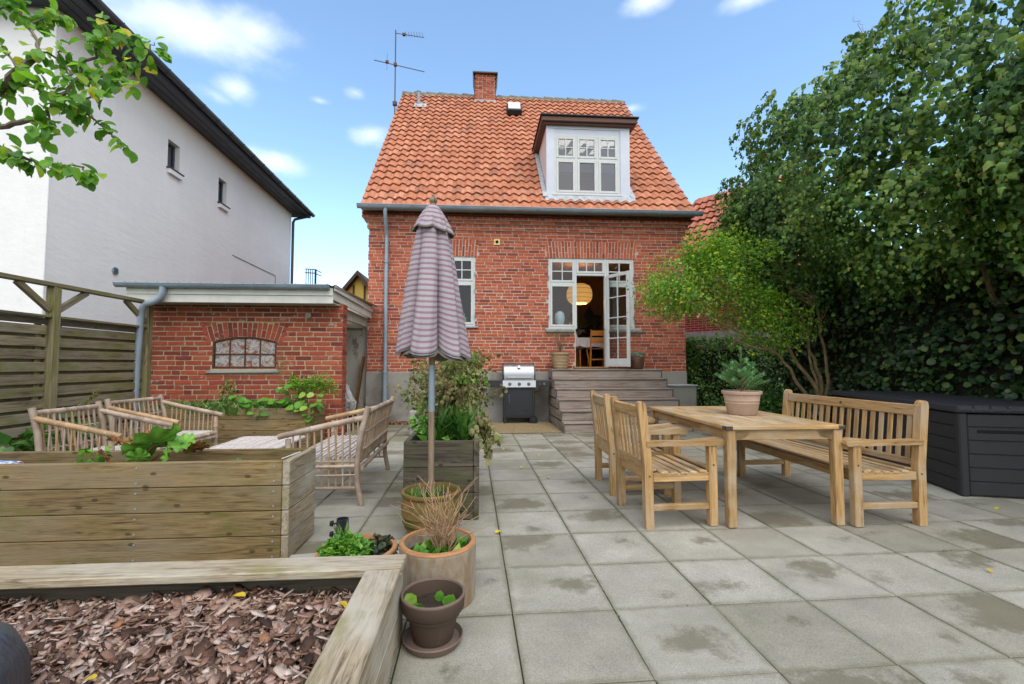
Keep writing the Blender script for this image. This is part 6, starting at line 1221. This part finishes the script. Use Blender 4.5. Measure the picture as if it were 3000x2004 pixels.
sk = thing('soil_sack', 'colourful plastic soil sack at the left edge of the raised bed', 'sack', (-3.09, 3.12, .50), R(15)); mp_ = Mat('printed sack', .35, .5); mp_.col(mp_.ramp(mp_.noise(mp_.coords((1, 1, 3)), 9, 3), [(.4, srgb(70,130,180)), (.5, srgb(214,210,214)), (.6, srgb(196,60,90))], 'CONSTANT')); MB().box((0, 0, .04), (.34, .2, .09), (0, R(8), 0), .04).build('sack_body', mp_.m, sk, True)
# bed by the shed
ns = thing('nasturtium_plant', 'nasturtiums with round green leaves spilling over the shed planter', 'plant', (-2.8, 6.62, .52)); n = 80
pn_ = np.stack([rng.uniform(-.5, .55, n), rng.uniform(-.25, .05, n), rng.uniform(.02, .3, n)], 1); pn_[:, 2] *= (1+.4*np.sin(pn_[:, 0]*6)); spill = rng.random(n) < .15; pn_[spill, 0] = rng.uniform(.42, .6, spill.sum()); pn_[spill, 2] = rng.uniform(-.12, .25, spill.sum())
obj('leaves', leaves_mesh('leaves', pn_, rdir(n)*np.array([1, 1, .2])+np.array([0, -.5, -.3]), np.array([0, -.7, 1])+rdir(n)*.3, .11*rng.uniform(.6, 1.15, n), 'round'), M_leaf_fresh, ns); twigs(ns, 'stems', M_stem, 30, (0, -.05, 0), .4, .25, .003, .05, .3)
gw = thing('grass_weeds', 'grassy weeds along the back of the shed planter', 'weeds', (-3.5, 6.65, .52)); o_ = blades(gw, 'grass', M_grassm, 1700, .5, .2, .8, 1); o_.scale = (1.9, .55, 1); leaf_cloud(gw, 'leaves', M_leaf_mid, 320, (.1, -.05, .07), (.8, .16, .1), .06, 'simple'); leaf_cloud(gw, 'moss_flowers', M_yg, 500, (-.3, -.1, .06), (.6, .12, .06), .025, 'fold')
gd = thing('flowering_weed', 'tall pale flowering weed stalk against the shed wall', 'weeds', (-2.86, 6.72, .52)); mb = MB(); limb(mb, [(0, 0, 0), (.03, 0, .4), (.02, 0, .85)], .006, .002, .008, 4, 5); mb.build('stem', M_stem, gd); leaf_cloud(gd, 'flowers', M_leaf_dry, 170, (.03, 0, .70), (.09, .06, .2), .02, 'fold'); leaf_cloud(gd, 'leaves', M_leaf_mid, 30, (.02, 0, .3), (.06, .05, .3), .05, 'blade')
fl = thing('feathery_weed', 'arching feathery yellow-green weed at the right of the shed planter', 'weeds', (-2.55, 6.7, .52)); mb = MB(); pts_ = []
for k in range(26):
    e = (random.uniform(-.2, .42), random.uniform(-.1, .1), random.uniform(.38, .56)); pts_ += limb(mb, [(0, 0, 0), (e[0]*.35, e[1], e[2]*.8), e, (e[0]+.1, e[1], e[2]-.12)], .004, .001, .01, 4, 4)[4:]
mb.build('stems', M_stem, fl, True); c_ = np.array([tuple(p) for p in pts_]); clusters_tree(fl, 'leaves', M_yg, c_, 12, (.05, .04, .04), .028, 'fold', np.array((0, 0, .2)), .2, .5, .8)
tw3 = thing('thistle_weed', 'small leafy weed left of the arched shed window planter', 'weeds', (-3.55, 6.72, .52)); leaf_cloud(tw3, 'leaves', M_grassm, 220, (0, 0, .28), (.12, .08, .2), .045, 'fold'); twigs(tw3, 'stems', M_stem, 8, (0, 0, 0), .08, .45, .003)
# weeds behind the bamboo chairs
bd_ = thing('butterfly_bush', 'arching faded flower spike rising behind the bamboo armchair', 'plant', (-4.42, 5.2, 0)); mb = MB(); o_ = limb(mb, [(0, 0, 0), (0, .05, .45), (.0, .15, .72), (.0, .42, .88)], .008, .003, .005, 5, 6); mb.build('stem', M_stem, bd_)
c_ = np.array([tuple(p) for p in o_[10:]]); clusters_tree(bd_, 'flower_spike', M_leaf_dry, c_, 60, (.022, .022, .022), .022, 'fold', np.array((0, .2, .8)), 0, .8, .7); leaf_cloud(bd_, 'leaves', M_leaf_mid, 160, (0, 0, .35), (.3, .35, .3), .12, 'simple')
lw = thing('leafy_weed', 'dark green leafy weed at the foot of the slat fence', 'weeds', (-4.38, 4.72, 0)); leaf_cloud(lw, 'leaves', M_leaf_mid, 90, (0, 0, .3), (.22, .22, .2), .16, 'simple', .3); twigs(lw, 'stems', M_stem, 10, (0, 0, 0), .2, .4, .004)
# withered weeds and dock in the tall planter
ww = thing('withered_weeds', 'tangle of withered grey-green weeds behind the parasol', 'weeds', (-.28, 4.55, .52)); mb = MB(); pts_ = []
for k in range(120):
    a = random.uniform(0, 6.283); b0 = (random.uniform(-.22, .22), random.uniform(-.35, .5), 0); hh = random.uniform(.35, .84); sx_ = random.gauss(.03, .12); pts_ += limb(mb, [b0, (b0[0]+sx_*.4, b0[1]+random.gauss(0, .05), hh*.6), (b0[0]+sx_*1.3, b0[1]+random.gauss(0, .1), hh)], .0035, .0012, .018, 4, 4)[3:]
mb.build('stems', m_plain('dry weed stem', srgb(150,134,92), .85, .25, 20), ww, True); c_ = np.array([tuple(p) for p in pts_]); clusters_tree(ww, 'withered_leaves', M_leaf_dry, c_, 6, (.06, .06, .06), .042, 'crumple', np.array((0, 0, .3)), .7, .4, .8); clusters_tree(ww, 'green_leaves', M_leaf_fresh, c_[::5], 12, (.06, .06, .06), .045, 'fold', np.array((0, 0, .3)), .2, .6, .8)
dk = thing('dock_plant', 'clump of long upright green dock leaves in the front of the dark planter', 'plant', (-.25, 3.98, .52)); n = 150
a = rng.uniform(0, 6.283, n); l = rng.uniform(.1, .9, n); obj('leaves', leaves_mesh('leaves', np.stack([rng.uniform(-.16, .2, n), rng.uniform(-.2, .2, n), np.zeros(n)], 1), np.stack([np.cos(a)*l, np.sin(a)*l, np.ones(n)], 1), np.stack([-np.cos(a), -np.sin(a), l+.2], 1), .36*rng.uniform(.5, 1.1, n), 'blade'), M_leaf_mid, dk); obj('broad_leaves', leaves_mesh('broad_leaves', np.stack([rng.uniform(-.18, .22, 40), rng.uniform(-.25, .1, 40), rng.uniform(.0, .06, 40)], 1), np.stack([rng.normal(0, .6, 40), rng.normal(-.3, .4, 40), rng.uniform(.1, .8, 40)], 1), rdir(40)*.3+np.array([0, -.4, 1]), .13*rng.uniform(.5, 1.1, 40), 'fold'), M_leaf_fresh, dk)
dg = thing('feathery_herb', 'bright feathery herb at the left rim of the dark planter', 'plant', (-.5, 4.2, .53)); leaf_cloud(dg, 'leaves', M_leaf_fresh, 260, (0, 0, .12), (.13, .3, .12), .05, 'fold')
dr_ = thing('drooping_stems', 'yellowed stems drooping over the right rim of the dark planter', 'weeds', (-.06, 3.9, .56)); mb = MB(); pts_ = []
for k in range(9): e = random.uniform(.05, .22); pts_ += limb(mb, [(-.05, random.uniform(-.2, .5), 0), (.04, random.uniform(-.2, .5), random.uniform(.1, .3)), (e, random.uniform(-.3, .4), random.uniform(-.12, .12))], .005, .002, .012, 4, 5)[5:]
mb.build('stems', M_stem, dr_, True); clusters_tree(dr_, 'leaves', M_leaf_dry, np.array([tuple(p) for p in pts_]), 7, (.03, .03, .04), .05, 'crumple', np.array((0, 0, 0)), .9, .4, .6)
cpb = thing('concrete_planter', 'speckled concrete planter hidden behind the tall weeds', 'planter', (-.93, 7.95, 0)); MB().box((0, 0, .21), (.5, .5, .42), None, .02).build('block', M_concrete, cpb); stuff(leaf_cloud(cpb, 'weeds', M_leaf_dry, 200, (0, 0, .5), (.3, .3, .2), .06, 'fold')); twigs(cpb, 'twigs', M_twig, 16, (0, 0, .4), .5, .6, .003)
# pots on the steps platform
b1 = pot('beige_pot', 'beige ribbed pot with a bare twiggy shrub beside the door', (1.66, 9.36, 1.092), [(.13, 0), (.15, .05), (.145, .06), (.16, .11), (.155, .12), (.17, .18), (.165, .19), (.178, .25), (.172, .26), (.185, .3), (.2, .305), (.2, .345), (.185, .345), (.18, .3)], M_beige_pot, .18, .31, 'potted plant'); twigs(b1, 'twigs', M_twig, 34, (0, 0, .3), .24, .55, .004, .12, .04); stuff(leaf_cloud(b1, 'dry_flowers', M_leaf_dry, 60, (0, 0, .7), (.26, .2, .16), .03))
b2_ = pot('rust_pot', 'rust brown glazed pot with silvery heather right of the door', (3.28, 9.34, 1.092), [(.10, 0), (.13, .02), (.15, .12), (.155, .22), (.155, .25), (.145, .25), (.14, .2)], M_rust_pot, .143, .215, 'potted plant'); M_silver = m_leaf('silvery heather', [(0, srgb(112,126,102)), (.5, srgb(160,166,146)), (1, srgb(206,206,192))]); blades(b2_, 'foliage', M_silver, 700, .12, .17, .6, 1, (0, 0, .21), 'fold')
# fallen leaves on slabs and mulch, moss in the joints, litter by the wall
fl_lab = ['yellow leaf on the slab nearest the dark planter, right of its corner', 'yellow leaf on the slabs midway between planter and barbecue', "yellow leaf just right of the dark planter's side", 'yellow leaf on a slab joint right of the dark planter', 'small yellow leaf on the slabs beyond the dark planter', 'yellow leaf at the foot of the lowest wooden step', 'yellow leaf on the slabs in front of the coir mat', 'yellow leaf on the mulch beside the vinyl cover', 'yellow leaf in the middle of the bark mulch', 'yellow leaf on the mulch close under the back board', 'yellow leaf on the mulch at the corner of the capping boards', 'yellow leaf on the mulch nearest the left picture edge', 'yellow leaf lying on the coir mat', 'yellow leaf on the slabs below the storage box end', 'small yellow leaf between terracotta pot and dark planter on the joint', 'lone yellow leaf on the open slabs in front of the bench']
fl_me = [apple_leaf(40+s) for s in range(3)]
for m_ in fl_me: m_.materials.clear(); m_.materials.append(M_yellow_leaf)
for k, (x, y) in enumerate(((.62, 4.86), (.78, 6.0), (.49, 5.3), (.72, 4.78), (.35, 6.4), (1.55, 7.5), (.72, 7.6), (-1.5, 1.4), (-1.15, 1.5), (-.95, 1.97), (-.55, 1.9), (-1.9, 1.75), (.9, 8.4), (4.3, 3.55), (.15, 3.3), (2.95, 2.5))):
    onm = x < -.4 and y < 2.1; s = random.uniform(.035, .06); o_ = obj('fallen_leaf', random.choice(fl_me), None, None, (x, y, .255 if onm else .012), (random.uniform(-.2, .2), random.uniform(-.25, .25), random.uniform(0, 6.28)), (s, s, s)); tag(o_, fl_lab[k], 'leaf', 'fallen leaves on mulch' if onm else 'fallen leaves on terrace')
P = []
for k in range(6500):
    if random.random() < .6: u, v = .5*round(random.uniform(-6, 6)), random.uniform(-1.5, 6)
    else: u, v = random.uniform(-3, 4), .5*round(random.uniform(-3, 12))
    if math.sin(u*3.1+v*1.7)+math.sin(v*4.3-u) > .5: P.append((u+random.gauss(0, .003), v+random.gauss(0, .003), -.006))
P = np.array(P); n = len(P); mo = obj('joint_moss', leaves_mesh('joint_moss', P, rdir(n)*.6+np.array([0, 0, 1]), rdir(n), .009*rng.uniform(.4, 1.4, n), 'fold'), M_leaf_mid, None, (0.142, 3.24, 0), (0, 0, R(1.02))); mo['kind'] = 'stuff'; mo['label'] = 'moss and weeds sprouting in the slab joints'; mo['category'] = 'moss'
n = 700; P = np.stack([rng.uniform(-2.25, .2, n), rng.uniform(9.32, 9.58, n), rng.uniform(.004, .02, n)], 1); li = obj('leaf_litter', leaves_mesh('leaf_litter', P, rdir(n)*np.array([1, 1, .2]), rdir(n)*.3+np.array([0, 0, 1]), .06*rng.uniform(.4, 1.2, n), 'crumple'), m_leaf('reddish litter', [(0, srgb(120,70,54)), (.6, srgb(158,104,84)), (1, srgb(170,136,112))]), None); li['kind'] = 'stuff'; li['label'] = 'reddish leaf litter along the foot of the house wall'; li['category'] = 'leaf litter'
